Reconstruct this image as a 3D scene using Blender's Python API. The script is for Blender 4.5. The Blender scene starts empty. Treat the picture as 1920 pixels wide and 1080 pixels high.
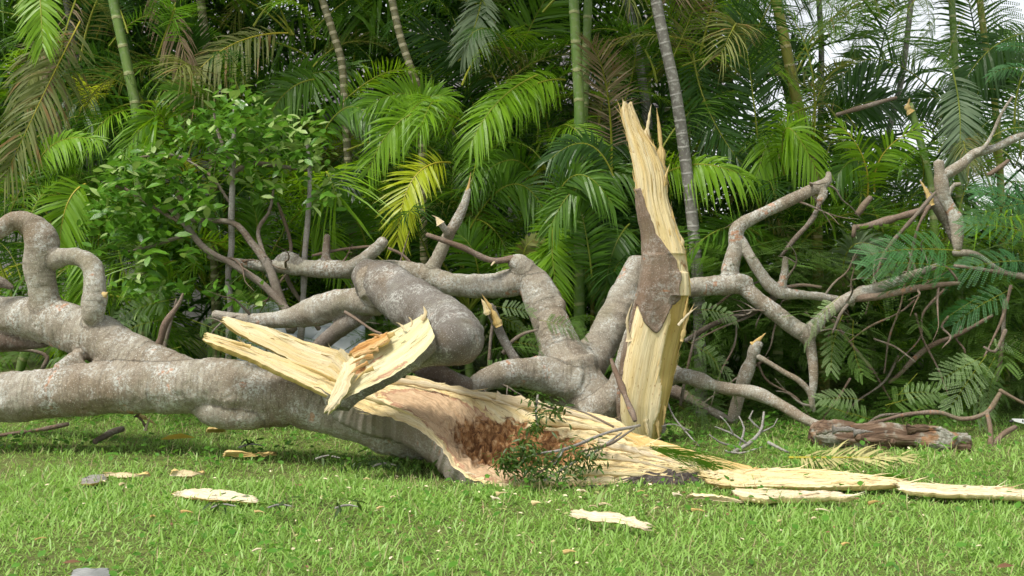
import bpy, math, random
import numpy as np
from mathutils import Vector, Matrix, Euler

sc = bpy.context.scene
COL = sc.collection
# ------------------------------------------------------------------ camera
F = 2318.0          # focal length in photograph pixels (1920 wide)
CAM_H = 0.90
HOR = 480.0
cam_data = bpy.data.cameras.new('camera')
cam_data.sensor_width = 36.0
cam_data.lens = 36.0 * F / 1920.0
cam_data.shift_y = -(540.0 - HOR) / 1920.0
cam_data.clip_start = 0.05
cam_data.clip_end = 400.0
cam = bpy.data.objects.new('camera', cam_data)
COL.objects.link(cam)
cam.location = (0, 0, CAM_H)
cam.rotation_euler = (math.radians(90), 0, 0)
sc.camera = cam
# ------------------------------------------------------------------ sky and sun
SUN_EL, SUN_AZ = math.radians(58), math.radians(-134)   # azimuth from +Y towards +X : front-left of the scene
world = bpy.data.worlds.new('World')
sc.world = world
world.use_nodes = True
wn = world.node_tree
wn.nodes.clear()
wo = wn.nodes.new('ShaderNodeOutputWorld')
bg = wn.nodes.new('ShaderNodeBackground')
sky = wn.nodes.new('ShaderNodeTexSky')
sky.sky_type = 'NISHITA'
sky.sun_disc = False
sky.sun_elevation = SUN_EL
sky.sun_rotation = SUN_AZ
sky.air_density = 1.0
sky.dust_density = 1.0
sky.ozone_density = 1.0
hs = wn.nodes.new('ShaderNodeHueSaturation')
hs.inputs['Saturation'].default_value = 0.18
hs.inputs['Value'].default_value = 1.08
bg.inputs['Strength'].default_value = 0.13
wn.links.new(sky.outputs[0], hs.inputs['Color'])
wn.links.new(hs.outputs[0], bg.inputs['Color'])
wn.links.new(bg.outputs[0], wo.inputs['Surface'])
sun_d = bpy.data.lights.new('sun', 'SUN')
sun_d.energy = 3.2
sun_d.angle = math.radians(16)
sun_d.color = (1.0, 0.955, 0.88)
sun = bpy.data.objects.new('sun', sun_d)
COL.objects.link(sun)
sd = Vector((math.sin(SUN_AZ) * math.cos(SUN_EL), math.cos(SUN_AZ) * math.cos(SUN_EL), math.sin(SUN_EL)))
sun.rotation_euler = (-sd).to_track_quat('-Z', 'Y').to_euler()
sun.location = sd * 20
vs = sc.view_settings
vs.view_transform = 'Standard'
vs.look = 'None'
vs.exposure = 0.46
vs.gamma = 1.0
vs.use_curve_mapping = False
sc.cycles.max_bounces = 4
sc.cycles.diffuse_bounces = 3
sc.cycles.use_adaptive_sampling = True
sc.cycles.adaptive_threshold = 0.03
sc.cycles.glossy_bounces = 2
sc.cycles.transmission_bounces = 2
sc.cycles.transparent_max_bounces = 4
sc.cycles.use_denoising = True

# ------------------------------------------------------------------ helpers
rng = np.random.default_rng(7)
random.seed(7)


def P(px, py, Y):
    return np.array([(px - 960.0) / F * Y, Y, CAM_H - (py - HOR) / F * Y])


def G(px, py, z=0.0):
    """Point of the lawn seen at a pixel of the photograph."""
    return P(px, py, F * (CAM_H - z) / (py - HOR))


def _hash(ix, iy, iz, seed):
    h = (ix.astype(np.int64) * 374761393 + iy.astype(np.int64) * 668265263 + iz.astype(np.int64) * 2147483647 + seed * 974711) & 0xFFFFFFFF
    h = ((h ^ (h >> 13)) * 1274126177) & 0xFFFFFFFF
    h = (h ^ (h >> 16)) & 0xFFFFFFFF
    return h / 4294967295.0


def vnoise(p, seed=0):
    p = np.asarray(p, float)
    i = np.floor(p).astype(np.int64)
    f = p - i
    f = f * f * (3 - 2 * f)
    r = 0
    for dx in (0, 1):
        for dy in (0, 1):
            for dz in (0, 1):
                w = (f[..., 0] if dx else 1 - f[..., 0]) * (f[..., 1] if dy else 1 - f[..., 1]) * (f[..., 2] if dz else 1 - f[..., 2])
                r = r + w * _hash(i[..., 0] + dx, i[..., 1] + dy, i[..., 2] + dz, seed)
    return r * 2 - 1


def fbm(p, seed=0, octv=4):
    p = np.asarray(p, float)
    a, r = 1.0, 0
    for o in range(octv):
        r = r + a * vnoise(p * (2.0 ** o), seed + o * 17)
        a *= 0.5
    return r


def nrm(v):
    v = np.asarray(v, float)
    return v / np.maximum(np.linalg.norm(v, axis=-1, keepdims=True), 1e-9)


def mesh_np(name, V, faces, attrs=None, smooth=True, mat_idx=None, normals=None):
    me = bpy.data.meshes.new(name)
    V = np.ascontiguousarray(V, np.float32)
    me.vertices.add(len(V))
    me.vertices.foreach_set('co', V.ravel())
    lv, ls, o = [], [], 0
    for Fc in faces:
        Fc = np.asarray(Fc, np.int32)
        if Fc.size == 0:
            continue
        k = Fc.shape[1]
        lv.append(Fc.ravel())
        ls.append(o + np.arange(len(Fc)) * k)
        o += Fc.size
    lv = np.concatenate(lv).astype(np.int32)
    ls = np.concatenate(ls).astype(np.int32)
    me.loops.add(o)
    me.loops.foreach_set('vertex_index', lv)
    me.polygons.add(len(ls))
    me.polygons.foreach_set('loop_start', ls)
    me.polygons.foreach_set('use_smooth', np.full(len(ls), smooth, bool))
    if mat_idx is not None:
        me.polygons.foreach_set('material_index', np.asarray(mat_idx, np.int32))
    for k, a in (attrs or {}).items():
        a = np.ascontiguousarray(a, np.float32)
        if a.ndim == 2:
            at = me.attributes.new(k, 'FLOAT_VECTOR', 'POINT')
            at.data.foreach_set('vector', a.ravel())
        else:
            at = me.attributes.new(k, 'FLOAT', 'POINT')
            at.data.foreach_set('value', a)
    me.update(calc_edges=True)
    if normals is not None:
        me.normals_split_custom_set_from_vertices(np.asarray(normals, np.float32))
    return me


def thing(name, label, cat, loc=(0, 0, 0), group=None):
    o = bpy.data.objects.new(name, None)
    COL.objects.link(o)
    o.location = tuple(float(c) for c in loc)
    o.empty_display_size = 0.1
    tag(o, label, cat, group)
    return o


def tag(o, label=None, cat=None, group=None, kind=None):
    if label:
        o['label'] = label
    if cat:
        o['category'] = cat
    if group:
        o['group'] = group
    if kind:
        o['kind'] = kind
    return o


def wloc(o):
    v = np.zeros(3)
    while o is not None:
        v = v + np.array(o.location)
        o = o.parent
    return v


def obj(name, V, faces, mats, parent=None, origin=None, **kw):
    """Link ONE mesh object given in world coordinates, below parent when there is one."""
    V = np.asarray(V, float)
    base = wloc(parent) if parent is not None else np.zeros(3)
    org = np.asarray(origin, float) if origin is not None else base
    me = mesh_np(name, V - org, faces, **kw)
    for m in (mats if isinstance(mats, (list, tuple)) else [mats]):
        me.materials.append(m)
    o = bpy.data.objects.new(name, me)
    COL.objects.link(o)
    o.location = tuple(org - base)
    if parent is not None:
        o.parent = parent
    return o


def spline(pts, step=None, n=None):
    """Catmull-Rom through rows of pts (any number of columns; the first three are a position)."""
    pts = np.asarray(pts, float)
    d = np.linalg.norm(np.diff(pts[:, :3], axis=0), axis=1)
    t = np.concatenate([[0], np.cumsum(np.maximum(d, 1e-6))])
    if n is None:
        n = max(3, int(t[-1] / step) + 1)
    m = np.zeros_like(pts)
    for i in range(len(pts)):
        a, b = max(i - 1, 0), min(i + 1, len(pts) - 1)
        m[i] = (pts[b] - pts[a]) / max(t[b] - t[a], 1e-6)
    s = np.linspace(0, t[-1], n)
    k = np.clip(np.searchsorted(t, s, side='right') - 1, 0, len(pts) - 2)
    h = (t[k + 1] - t[k])[:, None]
    u = ((s - t[k])[:, None]) / h
    return ((2 * u**3 - 3 * u**2 + 1) * pts[k] + (u**3 - 2 * u**2 + u) * h * m[k] + (-2 * u**3 + 3 * u**2) * pts[k + 1] + (u**3 - u**2) * h * m[k + 1]), s


def frames(C):
    T = nrm(np.gradient(C, axis=0))
    N = np.zeros_like(C)
    a = np.array([0, 0, 1.0]) if abs(T[0, 2]) < 0.9 else np.array([0, 1.0, 0])
    N[0] = nrm(a - T[0] * (a @ T[0]))
    for i in range(1, len(C)):
        v = N[i - 1] - T[i] * (N[i - 1] @ T[i])
        N[i] = nrm(v)
    return T, N, np.cross(T, N)


def tube(C, R, nseg=12, s=None, dome=0.5):
    n = len(C)
    T, N, B = frames(C)
    th = np.arange(nseg) / nseg * 2 * np.pi
    ring = np.cos(th)[None, :, None] * N[:, None] + np.sin(th)[None, :, None] * B[:, None]
    V = (C[:, None] + ring * R[:, None, None]).reshape(-1, 3)
    i = np.arange(n - 1)[:, None] * nseg
    j = np.arange(nseg)[None]
    jn = (j + 1) % nseg
    Q = np.stack([i + j, i + jn, i + nseg + jn, i + nseg + j], -1).reshape(-1, 4)
    V = np.vstack([V, C[0] - T[0] * R[0] * dome, C[-1] + T[-1] * R[-1] * dome])
    c0, c1 = n * nseg, n * nseg + 1
    jj = np.arange(nseg)
    jk = (jj + 1) % nseg
    Tr = np.vstack([np.stack([np.full(nseg, c0), jk, jj], -1), np.stack([np.full(nseg, c1), (n - 1) * nseg + jj, (n - 1) * nseg + jk], -1)])
    if s is None:
        s = np.concatenate([[0], np.cumsum(np.linalg.norm(np.diff(C, axis=0), axis=1))])
    L = np.stack([np.repeat(s, nseg), (np.cos(th)[None] * R[:, None]).ravel(), (np.sin(th)[None] * R[:, None]).ravel()], -1)
    L = np.vstack([L, [s[0], 0, 0], [s[-1], 0, 0]])
    return V, Q, Tr, L


def chain(pts):
    """[(px, py, Y, radius_px)] to positions and radii in metres."""
    return np.array([np.append(P(a, b, y), r * y / F) for a, b, y, r in pts])


def twig(name, pts, mat, parent=None, nseg=7, step=0.03, rough=0.15, seed=1, world=False):
    A = np.asarray(pts, float) if world else chain(pts)
    S, s = spline(A, step=step)
    C, R = S[:, :3].copy(), np.maximum(S[:, 3], 0.0012)
    jit = np.stack([vnoise(np.stack([s * 6 + k * 31, s * 0, s * 0], -1), seed + k) for k in range(3)], -1)
    C += jit * (R * 0.6)[:, None]
    R = R * (1 + rough * vnoise(np.stack([s * 18, s * 0, s * 0], -1), seed + 9))
    V, Q, Tr, L = tube(C, R, nseg, s)
    return obj(name, V, [Q, Tr], mat, parent, attrs={'loc3': L})


# ------------------------------------------------------------------ materials
class NT:
    def __init__(self, name):
        self.m = bpy.data.materials.new(name)
        self.m.use_nodes = True
        self.t = self.m.node_tree
        self.t.nodes.clear()
        self.out = self.t.nodes.new('ShaderNodeOutputMaterial')

    def n(self, typ, **kw):
        nd = self.t.nodes.new('ShaderNode' + typ)
        for k, v in kw.items():
            setattr(nd, k, v)
        return nd

    def link(self, a, b):
        self.t.links.new(a, b)

    def setin(self, sock, v):
        if isinstance(v, bpy.types.NodeSocket):
            self.link(v, sock)
        elif v is not None:
            sock.default_value = v

    def attr(self, name, vec=True):
        a = self.n('Attribute', attribute_name=name)
        return a.outputs['Vector'] if vec else a.outputs['Fac']

    def coord(self, which='Object'):
        return self.n('TexCoord').outputs[which]

    def scale(self, vec, sc_, loc=(0, 0, 0)):
        m = self.n('Mapping')
        self.link(vec, m.inputs['Vector'])
        m.inputs['Scale'].default_value = sc_
        m.inputs['Location'].default_value = loc
        return m.outputs[0]

    def noise(self, vec, s, det=4, rough=0.55, dist=0.0):
        nd = self.n('TexNoise')
        if vec is not None:
            self.link(vec, nd.inputs['Vector'])
        nd.inputs['Scale'].default_value = s
        nd.inputs['Detail'].default_value = det
        nd.inputs['Roughness'].default_value = rough
        nd.inputs['Distortion'].default_value = dist
        return nd.outputs['Fac']

    def ramp(self, fac, stops, interp='LINEAR'):
        r = self.n('ValToRGB')
        r.color_ramp.interpolation = interp
        el = r.color_ramp.elements
        while len(el) > 1:
            el.remove(el[0])
        el[0].position = stops[0][0]
        el[0].color = self.c4(stops[0][1])
        for p, c in stops[1:]:
            e = el.new(p)
            e.color = self.c4(c)
        self.link(fac, r.inputs[0])
        return r.outputs[0]

    @staticmethod
    def c4(c):
        if isinstance(c, (int, float)):
            c = (c, c, c)
        return (c[0], c[1], c[2], 1.0)

    def mix(self, fac, a, b, typ='MIX'):
        m = self.n('Mix', data_type='RGBA', blend_type=typ)
        m.clamp_factor = True
        self.setin(m.inputs[0], fac)
        for sck, v in ((m.inputs[6], a), (m.inputs[7], b)):
            if isinstance(v, (tuple, list)):
                v = self.c4(v)
            self.setin(sck, v)
        return m.outputs[2]

    def math(self, op, a, b=None, c=None, clamp=False):
        m = self.n('Math', operation=op, use_clamp=clamp)
        for i, v in enumerate((a, b, c)):
            self.setin(m.inputs[i], v) if v is not None else None
        return m.outputs[0]

    def bump(self, h, dist, strength=1.0, normal=None):
        b = self.n('Bump')
        b.inputs['Distance'].default_value = dist
        b.inputs['Strength'].default_value = strength
        self.link(h, b.inputs['Height'])
        if normal is not None:
            self.link(normal, b.inputs['Normal'])
        return b.outputs[0]

    def bsdf(self, col, rough=0.7, normal=None, spec=0.5, trans=None, transfac=0.0):
        p = self.n('BsdfPrincipled')
        self.setin(p.inputs['Base Color'], self.c4(col) if isinstance(col, (tuple, list)) else col)
        self.setin(p.inputs['Roughness'], rough)
        p.inputs['Specular IOR Level'].default_value = spec
        if normal is not None:
            self.link(normal, p.inputs['Normal'])
        o = p.outputs[0]
        if trans is not None:
            t = self.n('BsdfTranslucent')
            self.setin(t.inputs['Color'], self.c4(trans) if isinstance(trans, (tuple, list)) else trans)
            mx = self.n('MixShader')
            mx.inputs[0].default_value = transfac
            self.link(o, mx.inputs[1])
            self.link(t.outputs[0], mx.inputs[2])
            o = mx.outputs[0]
        self.link(o, self.out.inputs['Surface'])
        return self.m


def bark_mat(name, base=(0.30, 0.248, 0.178), grey=(0.44, 0.408, 0.33), lichen=0.85, orange=0.5, ringy=1.0):
    t = NT(name)
    L = t.attr('loc3')
    O = t.coord('Object')
    big = t.noise(O, 4.0, 3)
    ring = t.noise(t.scale(L, (170, 11, 11)), 1.0, 4, 0.65, 0.5)
    ringbig = t.noise(t.scale(L, (30, 4, 4)), 1.0, 3, 0.6, 0.3)
    fine = t.noise(O, 210, 4, 0.75)
    mid = t.noise(O, 55, 5, 0.7, 0.3)
    c = t.mix(t.ramp(big, [(0.36, 0), (0.64, 1)]), base, grey)
    c = t.mix(t.math('MULTIPLY', t.ramp(ring, [(0.40, 1), (0.55, 0)]), 0.38 * ringy), c, (0.13, 0.095, 0.068))
    c = t.mix(t.math('MULTIPLY', t.ramp(fine, [(0.36, 1), (0.50, 0)]), 0.55), c, (0.12, 0.088, 0.062))
    c = t.mix(t.math('MULTIPLY', t.ramp(mid, [(0.34, 1), (0.46, 0)]), 0.35), c, (0.14, 0.10, 0.072))
    # brown areas where the outer skin has rubbed off
    c = t.mix(t.math('MULTIPLY', t.ramp(t.noise(O, 2.6, 4, 0.6, 0.4), [(0.52, 0), (0.66, 1)]), 0.5), c, (0.225, 0.16, 0.098))
    # pale lichen crusts and speckles
    patch = t.ramp(t.noise(O, 7.5, 4, 0.6), [(0.47, 0), (0.60, 1)])
    crust = t.ramp(t.noise(O, 75, 5, 0.75, 0.6), [(0.47, 0), (0.56, 1)])
    c = t.mix(t.math('MULTIPLY', t.math('MULTIPLY', patch, crust), lichen), c, (0.62, 0.63, 0.58))
    speck = t.ramp(t.noise(O, 165, 3, 0.6), [(0.59, 0), (0.65, 1)])
    c = t.mix(t.math('MULTIPLY', speck, lichen * 0.8), c, (0.64, 0.63, 0.56))
    green = t.ramp(t.noise(O, 3.4, 3), [(0.55, 0), (0.70, 1)])
    c = t.mix(t.math('MULTIPLY', green, 0.30), c, (0.22, 0.22, 0.12))
    scr = t.math('MULTIPLY', t.ramp(t.noise(O, 7.5, 2), [(0.63, 0), (0.66, 1)]), t.ramp(t.noise(t.scale(L, (60, 14, 14)), 1.0, 3), [(0.52, 0), (0.57, 1)]))
    c = t.mix(t.math('MULTIPLY', scr, orange), c, (0.52, 0.20, 0.075))
    h = t.math('ADD', t.math('MULTIPLY', ring, 0.7 * ringy), t.math('ADD', t.math('MULTIPLY', mid, 0.8), t.math('MULTIPLY', fine, 0.5)))
    h = t.math('ADD', h, t.math('MULTIPLY', ringbig, 0.7 * ringy))
    return t.bsdf(c, 0.88, t.bump(h, 0.008, 1.0), spec=0.2)


def wood_mat(name, pale=(0.77, 0.61, 0.30), cream=(0.82, 0.71, 0.45), streak=(0.46, 0.28, 0.10), amount=0.6, bumpd=0.0045):
    t = NT(name)
    L = t.attr('loc3')
    rot = t.attr('rot', False)
    heart = t.attr('heart', False)
    fib = t.noise(t.scale(L, (4.0, 230, 130)), 1.0, 5, 0.7, 0.2)
    fib2 = t.noise(t.scale(L, (9.0, 620, 400)), 1.0, 3, 0.6)
    wide = t.noise(t.scale(L, (2.5, 26, 26)), 1.0, 4)
    c = t.mix(t.ramp(wide, [(0.40, 0), (0.62, 1)]), pale, cream)
    c = t.mix(t.math('MULTIPLY', t.ramp(fib, [(0.33, 1), (0.47, 0)]), amount), c, streak)
    c = t.mix(t.math('MULTIPLY', t.ramp(fib2, [(0.32, 1), (0.46, 0)]), 0.45), c, (0.42, 0.25, 0.09))
    spot = t.noise(t.scale(L, (30, 150, 90)), 1.0, 3, 0.6)
    c = t.mix(t.math('MULTIPLY', t.ramp(spot, [(0.64, 0), (0.69, 1)]), 0.7), c, (0.33, 0.16, 0.05))
    # pinkish heartwood and brown rot sit where the trunk was hollow
    dn = t.noise(t.scale(L, (16, 26, 26)), 1.0, 5, 0.65, 0.7)
    hm = t.ramp(t.math('ADD', heart, t.math('MULTIPLY', t.math('SUBTRACT', dn, 0.5), 0.9)), [(0.42, 0), (0.52, 1)])
    hc = t.mix(t.ramp(fib, [(0.35, 0), (0.6, 1)]), (0.45, 0.28, 0.155), (0.65, 0.48, 0.30))
    c = t.mix(hm, c, hc)
    edge = t.ramp(t.math('ADD', heart, t.math('MULTIPLY', t.math('SUBTRACT', dn, 0.5), 0.9)), [(0.38, 0), (0.45, 1), (0.50, 1), (0.56, 0)])
    c = t.mix(t.math('MULTIPLY', edge, 0.65), c, (0.33, 0.12, 0.08))
    rm = t.ramp(t.math('ADD', rot, t.math('MULTIPLY', t.math('SUBTRACT', dn, 0.5), 1.3)), [(0.42, 0), (0.60, 1)])
    rn = t.noise(L, 42, 5, 0.7, 0.8)
    rc = t.ramp(rn, [(0.30, (0.045, 0.02, 0.01)), (0.43, (0.17, 0.075, 0.028)), (0.55, (0.40, 0.20, 0.075)), (0.68, (0.64, 0.44, 0.24))])
    c = t.mix(rm, c, rc)
    h = t.math('ADD', t.math('MULTIPLY', fib, 1.0), t.math('MULTIPLY', fib2, 0.45))
    h = t.math('ADD', h, t.math('MULTIPLY', t.math('MULTIPLY', rn, rm), 1.6))
    return t.bsdf(c, 0.72, t.bump(h, bumpd, 0.9), spec=0.25)


def leaf_mat(name, a, b, tr, tf=0.35, rough=0.42, dry=None, drya=0.0, spec=0.32):
    t = NT(name)
    oi = t.n('ObjectInfo')
    geo = t.n('NewGeometry')
    r1, r2 = oi.outputs['Random'], geo.outputs['Random Per Island']
    f = t.math('ADD', t.math('MULTIPLY', r1, 0.6), t.math('MULTIPLY', r2, 0.4))
    c = t.mix(f, a, b)
    ns = t.noise(t.coord('Object'), 6.0, 3)
    c = t.mix(t.math('MULTIPLY', t.ramp(ns, [(0.35, 0), (0.75, 1)]), 0.35), c, tuple(min(1, x * 1.6 + 0.01) for x in b))
    if dry is not None:
        n2 = t.math('ADD', t.math('MULTIPLY', r2, 0.6), t.math('MULTIPLY', t.noise(t.coord('Object'), 4.0, 3), 0.6))
        c = t.mix(t.ramp(n2, [(0.78 - drya, 0), (0.86 - drya, 1)]), c, dry)
    h = t.noise(t.coord('Object'), 90, 2)
    return t.bsdf(c, rough, t.bump(h, 0.003, 0.35), spec=spec, trans=t.mix(f, tr, tuple(x * 1.25 for x in tr)), transfac=tf)


M = {}
M['bark'] = bark_mat('grey_bark')
M['bark_plain'] = bark_mat('smooth_bark', (0.19, 0.14, 0.10), (0.32, 0.29, 0.25), 0.35, 0.3, 0.08)
M['bark_slab'] = bark_mat('brown_slab_bark', (0.20, 0.135, 0.09), (0.27, 0.205, 0.15), 0.4, 0.5, 0.1)
M['bark_dark'] = bark_mat('dark_bark', (0.13, 0.095, 0.07), (0.23, 0.20, 0.165), 0.35, 0.15)
M['bark_grey'] = bark_mat('shaded_grey_bark', (0.15, 0.132, 0.11), (0.25, 0.235, 0.21), 0.55, 0.1, 0.6)  # grey bark darkened: shade on the bulging limb put into the colour
M['bark_brown'] = bark_mat('brown_bark', (0.19, 0.125, 0.085), (0.27, 0.20, 0.15), 0.15, 0.4, 0.7)
M['twig'] = bark_mat('twig_bark', (0.16, 0.115, 0.08), (0.27, 0.235, 0.19), 0.2, 0.0, 0.5)
M['twig_grey'] = bark_mat('dead_twig_bark', (0.30, 0.28, 0.25), (0.46, 0.44, 0.41), 0.3, 0.0, 0.5)
M['wood'] = wood_mat('fresh_split_wood')
M['wood_yellow'] = wood_mat('yellow_split_wood', (0.62, 0.43, 0.15), (0.72, 0.55, 0.25), (0.34, 0.18, 0.05), 0.7)
M['wood_olive'] = wood_mat('olive_split_wood', (0.50, 0.36, 0.10), (0.62, 0.48, 0.18), (0.30, 0.17, 0.04), 0.7)
M['wood_cream'] = wood_mat('cream_split_wood', (0.70, 0.57, 0.34), (0.80, 0.71, 0.52), (0.42, 0.26, 0.12), 0.55)
M['wood_rust'] = wood_mat('rusty_torn_wood', (0.52, 0.27, 0.08), (0.74, 0.50, 0.24), (0.22, 0.08, 0.03), 0.8)
M['wood_lime'] = wood_mat('pale_sapwood', (0.60, 0.55, 0.30), (0.74, 0.68, 0.44), (0.36, 0.25, 0.12), 0.55)
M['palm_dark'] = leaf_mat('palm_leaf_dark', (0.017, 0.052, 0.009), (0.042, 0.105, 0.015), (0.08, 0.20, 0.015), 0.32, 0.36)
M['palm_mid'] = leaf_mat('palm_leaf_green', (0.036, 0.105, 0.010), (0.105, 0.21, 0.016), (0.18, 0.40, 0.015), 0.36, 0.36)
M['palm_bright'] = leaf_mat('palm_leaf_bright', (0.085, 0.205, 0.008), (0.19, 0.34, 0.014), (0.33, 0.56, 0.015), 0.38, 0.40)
M['palm_yellow'] = leaf_mat('palm_leaf_yellowing', (0.32, 0.42, 0.018), (0.50, 0.52, 0.03), (0.62, 0.70, 0.03), 0.42, 0.36)  # yellow leaf, its colour also boosted to carry strong sunlight
M['palm_olive'] = leaf_mat('palm_leaf_drying', (0.11, 0.15, 0.03), (0.20, 0.21, 0.06), (0.22, 0.24, 0.05), 0.3, 0.55, (0.25, 0.15, 0.05), -0.03)
M['palm_dead'] = leaf_mat('palm_leaf_dead', (0.13, 0.085, 0.045), (0.27, 0.21, 0.13), (0.2, 0.13, 0.07), 0.2, 0.7, spec=0.2)
M['palm_straw'] = leaf_mat('palm_leaf_straw', (0.30, 0.33, 0.12), (0.52, 0.46, 0.20), (0.4, 0.4, 0.12), 0.2, 0.6)
M['palm_grey'] = leaf_mat('palm_leaf_greygreen', (0.10, 0.16, 0.085), (0.20, 0.26, 0.14), (0.18, 0.26, 0.10), 0.25, 0.5)
M['rachis'] = leaf_mat('palm_leaf_stalk', (0.12, 0.19, 0.025), (0.30, 0.30, 0.03), (0.2, 0.25, 0.03), 0.05)
M['rachis_yellow'] = leaf_mat('palm_leaf_stalk_yellow', (0.34, 0.33, 0.03), (0.46, 0.36, 0.04), (0.2, 0.25, 0.03), 0.05)
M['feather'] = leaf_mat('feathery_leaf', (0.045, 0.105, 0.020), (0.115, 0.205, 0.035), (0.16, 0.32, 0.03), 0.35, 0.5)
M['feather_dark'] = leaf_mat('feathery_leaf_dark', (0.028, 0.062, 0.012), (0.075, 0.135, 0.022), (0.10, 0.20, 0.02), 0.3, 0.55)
M['feather_pale'] = leaf_mat('feathery_leaf_pale', (0.14, 0.23, 0.08), (0.26, 0.36, 0.15), (0.22, 0.36, 0.10), 0.32, 0.5)
M['feather_blue'] = leaf_mat('feathery_leaf_blue', (0.028, 0.110, 0.036), (0.065, 0.185, 0.050), (0.08, 0.28, 0.05), 0.32, 0.5)
M['shrub'] = leaf_mat('shrub_leaf', (0.020, 0.078, 0.009), (0.14, 0.31, 0.028), (0.19, 0.42, 0.03), 0.28, 0.28, spec=0.6)
M['shrub_pale'] = leaf_mat('shrub_leaf_pale', (0.20, 0.33, 0.07), (0.42, 0.52, 0.21), (0.30, 0.46, 0.08), 0.28, 0.34, spec=0.6)
M['sprig'] = leaf_mat('sprig_leaf', (0.020, 0.048, 0.010), (0.075, 0.13, 0.025), (0.10, 0.18, 0.02), 0.25, 0.40)
M['grass'] = leaf_mat('grass_blade', (0.165, 0.33, 0.050), (0.34, 0.51, 0.135), (0.36, 0.60, 0.10), 0.38, 0.40, (0.44, 0.42, 0.18), -0.15)
M['thatch'] = leaf_mat('dry_thatch', (0.26, 0.22, 0.10), (0.46, 0.40, 0.22), (0.3, 0.25, 0.1), 0.1, 0.7)
M['weed'] = leaf_mat('weed_leaf', (0.055, 0.165, 0.018), (0.125, 0.28, 0.035), (0.16, 0.36, 0.03), 0.3, 0.42)
M['weed_dark'] = leaf_mat('sprig_leaf_green', (0.03, 0.075, 0.012), (0.09, 0.17, 0.025), (0.12, 0.24, 0.02), 0.25, 0.42)
M['dead_leaf'] = leaf_mat('fallen_leaf_brown', (0.14, 0.07, 0.035), (0.26, 0.14, 0.07), (0.2, 0.1, 0.04), 0.15, 0.6)
M['yellow_leaf'] = leaf_mat('fallen_leaf_yellow', (0.46, 0.33, 0.03), (0.55, 0.40, 0.05), (0.5, 0.36, 0.03), 0.2, 0.5)


def stem_mat(name, lo, hi, ring, spacing, ringw=0.16, blotch=(0.3, 0.29, 0.25), blot=0.3):
    t = NT(name)
    L = t.attr('loc3')
    x = t.n('SeparateXYZ')
    t.link(L, x.inputs[0])
    wob = t.noise(L, 14, 2)
    v = t.math('ADD', t.math('DIVIDE', x.outputs[0], spacing), t.math('MULTIPLY', wob, 0.22))
    fr = t.math('FRACT', v)
    rm = t.ramp(fr, [(0.0, 1), (ringw, 1), (ringw + 0.05, 0), (0.98, 0), (1.0, 1)])
    c = t.mix(t.ramp(t.noise(t.scale(L, (3, 18, 18)), 1, 4), [(0.35, 0), (0.65, 1)]), lo, hi)
    c = t.mix(t.math('MULTIPLY', t.ramp(t.noise(t.coord('Object'), 38, 4), [(0.52, 0), (0.62, 1)]), blot), c, blotch)
    c = t.mix(t.math('MULTIPLY', rm, 0.8), c, ring)
    h = t.math('ADD', rm, t.math('MULTIPLY', t.noise(L, 90, 3), 0.4))
    return t.bsdf(c, 0.55, t.bump(h, 0.004, 0.7), spec=0.4)


M['stem_green'] = stem_mat('palm_stem_green', (0.085, 0.17, 0.03), (0.17, 0.25, 0.055), (0.34, 0.34, 0.16), 0.17, 0.07, blot=0.25)
M['stem_yellow'] = stem_mat('palm_stem_yellowgreen', (0.17, 0.20, 0.03), (0.27, 0.25, 0.05), (0.42, 0.36, 0.18), 0.12, 0.10, (0.2, 0.13, 0.06), 0.35)
M['stem_brown'] = stem_mat('palm_stem_brown', (0.085, 0.085, 0.035), (0.16, 0.145, 0.06), (0.38, 0.34, 0.22), 0.055, 0.28, blot=0.2)
M['stem_grey'] = stem_mat('palm_stem_grey', (0.13, 0.12, 0.10), (0.22, 0.205, 0.175), (0.36, 0.35, 0.31), 0.075, 0.10, (0.42, 0.42, 0.37), 0.6)
M['shaft'] = stem_mat('palm_crownshaft', (0.13, 0.21, 0.04), (0.22, 0.29, 0.075), (0.26, 0.30, 0.12), 0.6, 0.02, blot=0.1)

t = NT('lawn_soil')
O = t.coord('Object')
a = t.noise(O, 3.0, 5)
b = t.noise(O, 45, 5, 0.7)
c = t.mix(t.ramp(a, [(0.35, 0), (0.65, 1)]), (0.13, 0.19, 0.045), (0.19, 0.24, 0.06))
c = t.mix(t.ramp(b, [(0.40, 0), (0.62, 1)]), c, (0.11, 0.11, 0.045))
M['soil'] = t.bsdf(c, 0.95, t.bump(b, 0.02, 0.8), spec=0.1)
t = NT('bare_earth')
b = t.noise(t.coord('Object'), 60, 5, 0.7)
M['earth'] = t.bsdf(t.ramp(b, [(0.35, (0.045, 0.036, 0.03)), (0.65, (0.17, 0.145, 0.13))]), 0.95, t.bump(b, 0.02, 1.0), spec=0.1)
t = NT('house_render')
b = t.noise(t.coord('Object'), 3, 5)
M['render_wall'] = t.bsdf(t.ramp(b, [(0.3, (0.20, 0.19, 0.18)), (0.7, (0.27, 0.26, 0.245))]), 0.9, spec=0.2)
t = NT('roof_tile')
b = t.noise(t.coord('Object'), 6, 5, 0.7)
M['roof_tile'] = t.bsdf(t.ramp(b, [(0.3, (0.15, 0.14, 0.15)), (0.7, (0.30, 0.28, 0.29))]), 0.85, spec=0.3)
t = NT('pale_sheet')
b = t.noise(t.coord('Object'), 2.5, 4)
M['sheet'] = t.bsdf(t.ramp(b, [(0.3, (0.46, 0.49, 0.55)), (0.7, (0.66, 0.68, 0.72))]), 0.35, spec=0.5)
t = NT('white_plastic')
b = t.noise(t.coord('Object'), 20, 3)
M['plastic'] = t.bsdf(t.ramp(b, [(0.3, (0.70, 0.70, 0.70)), (0.7, (0.80, 0.80, 0.80))]), 0.4)
t = NT('black_plastic')
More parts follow.
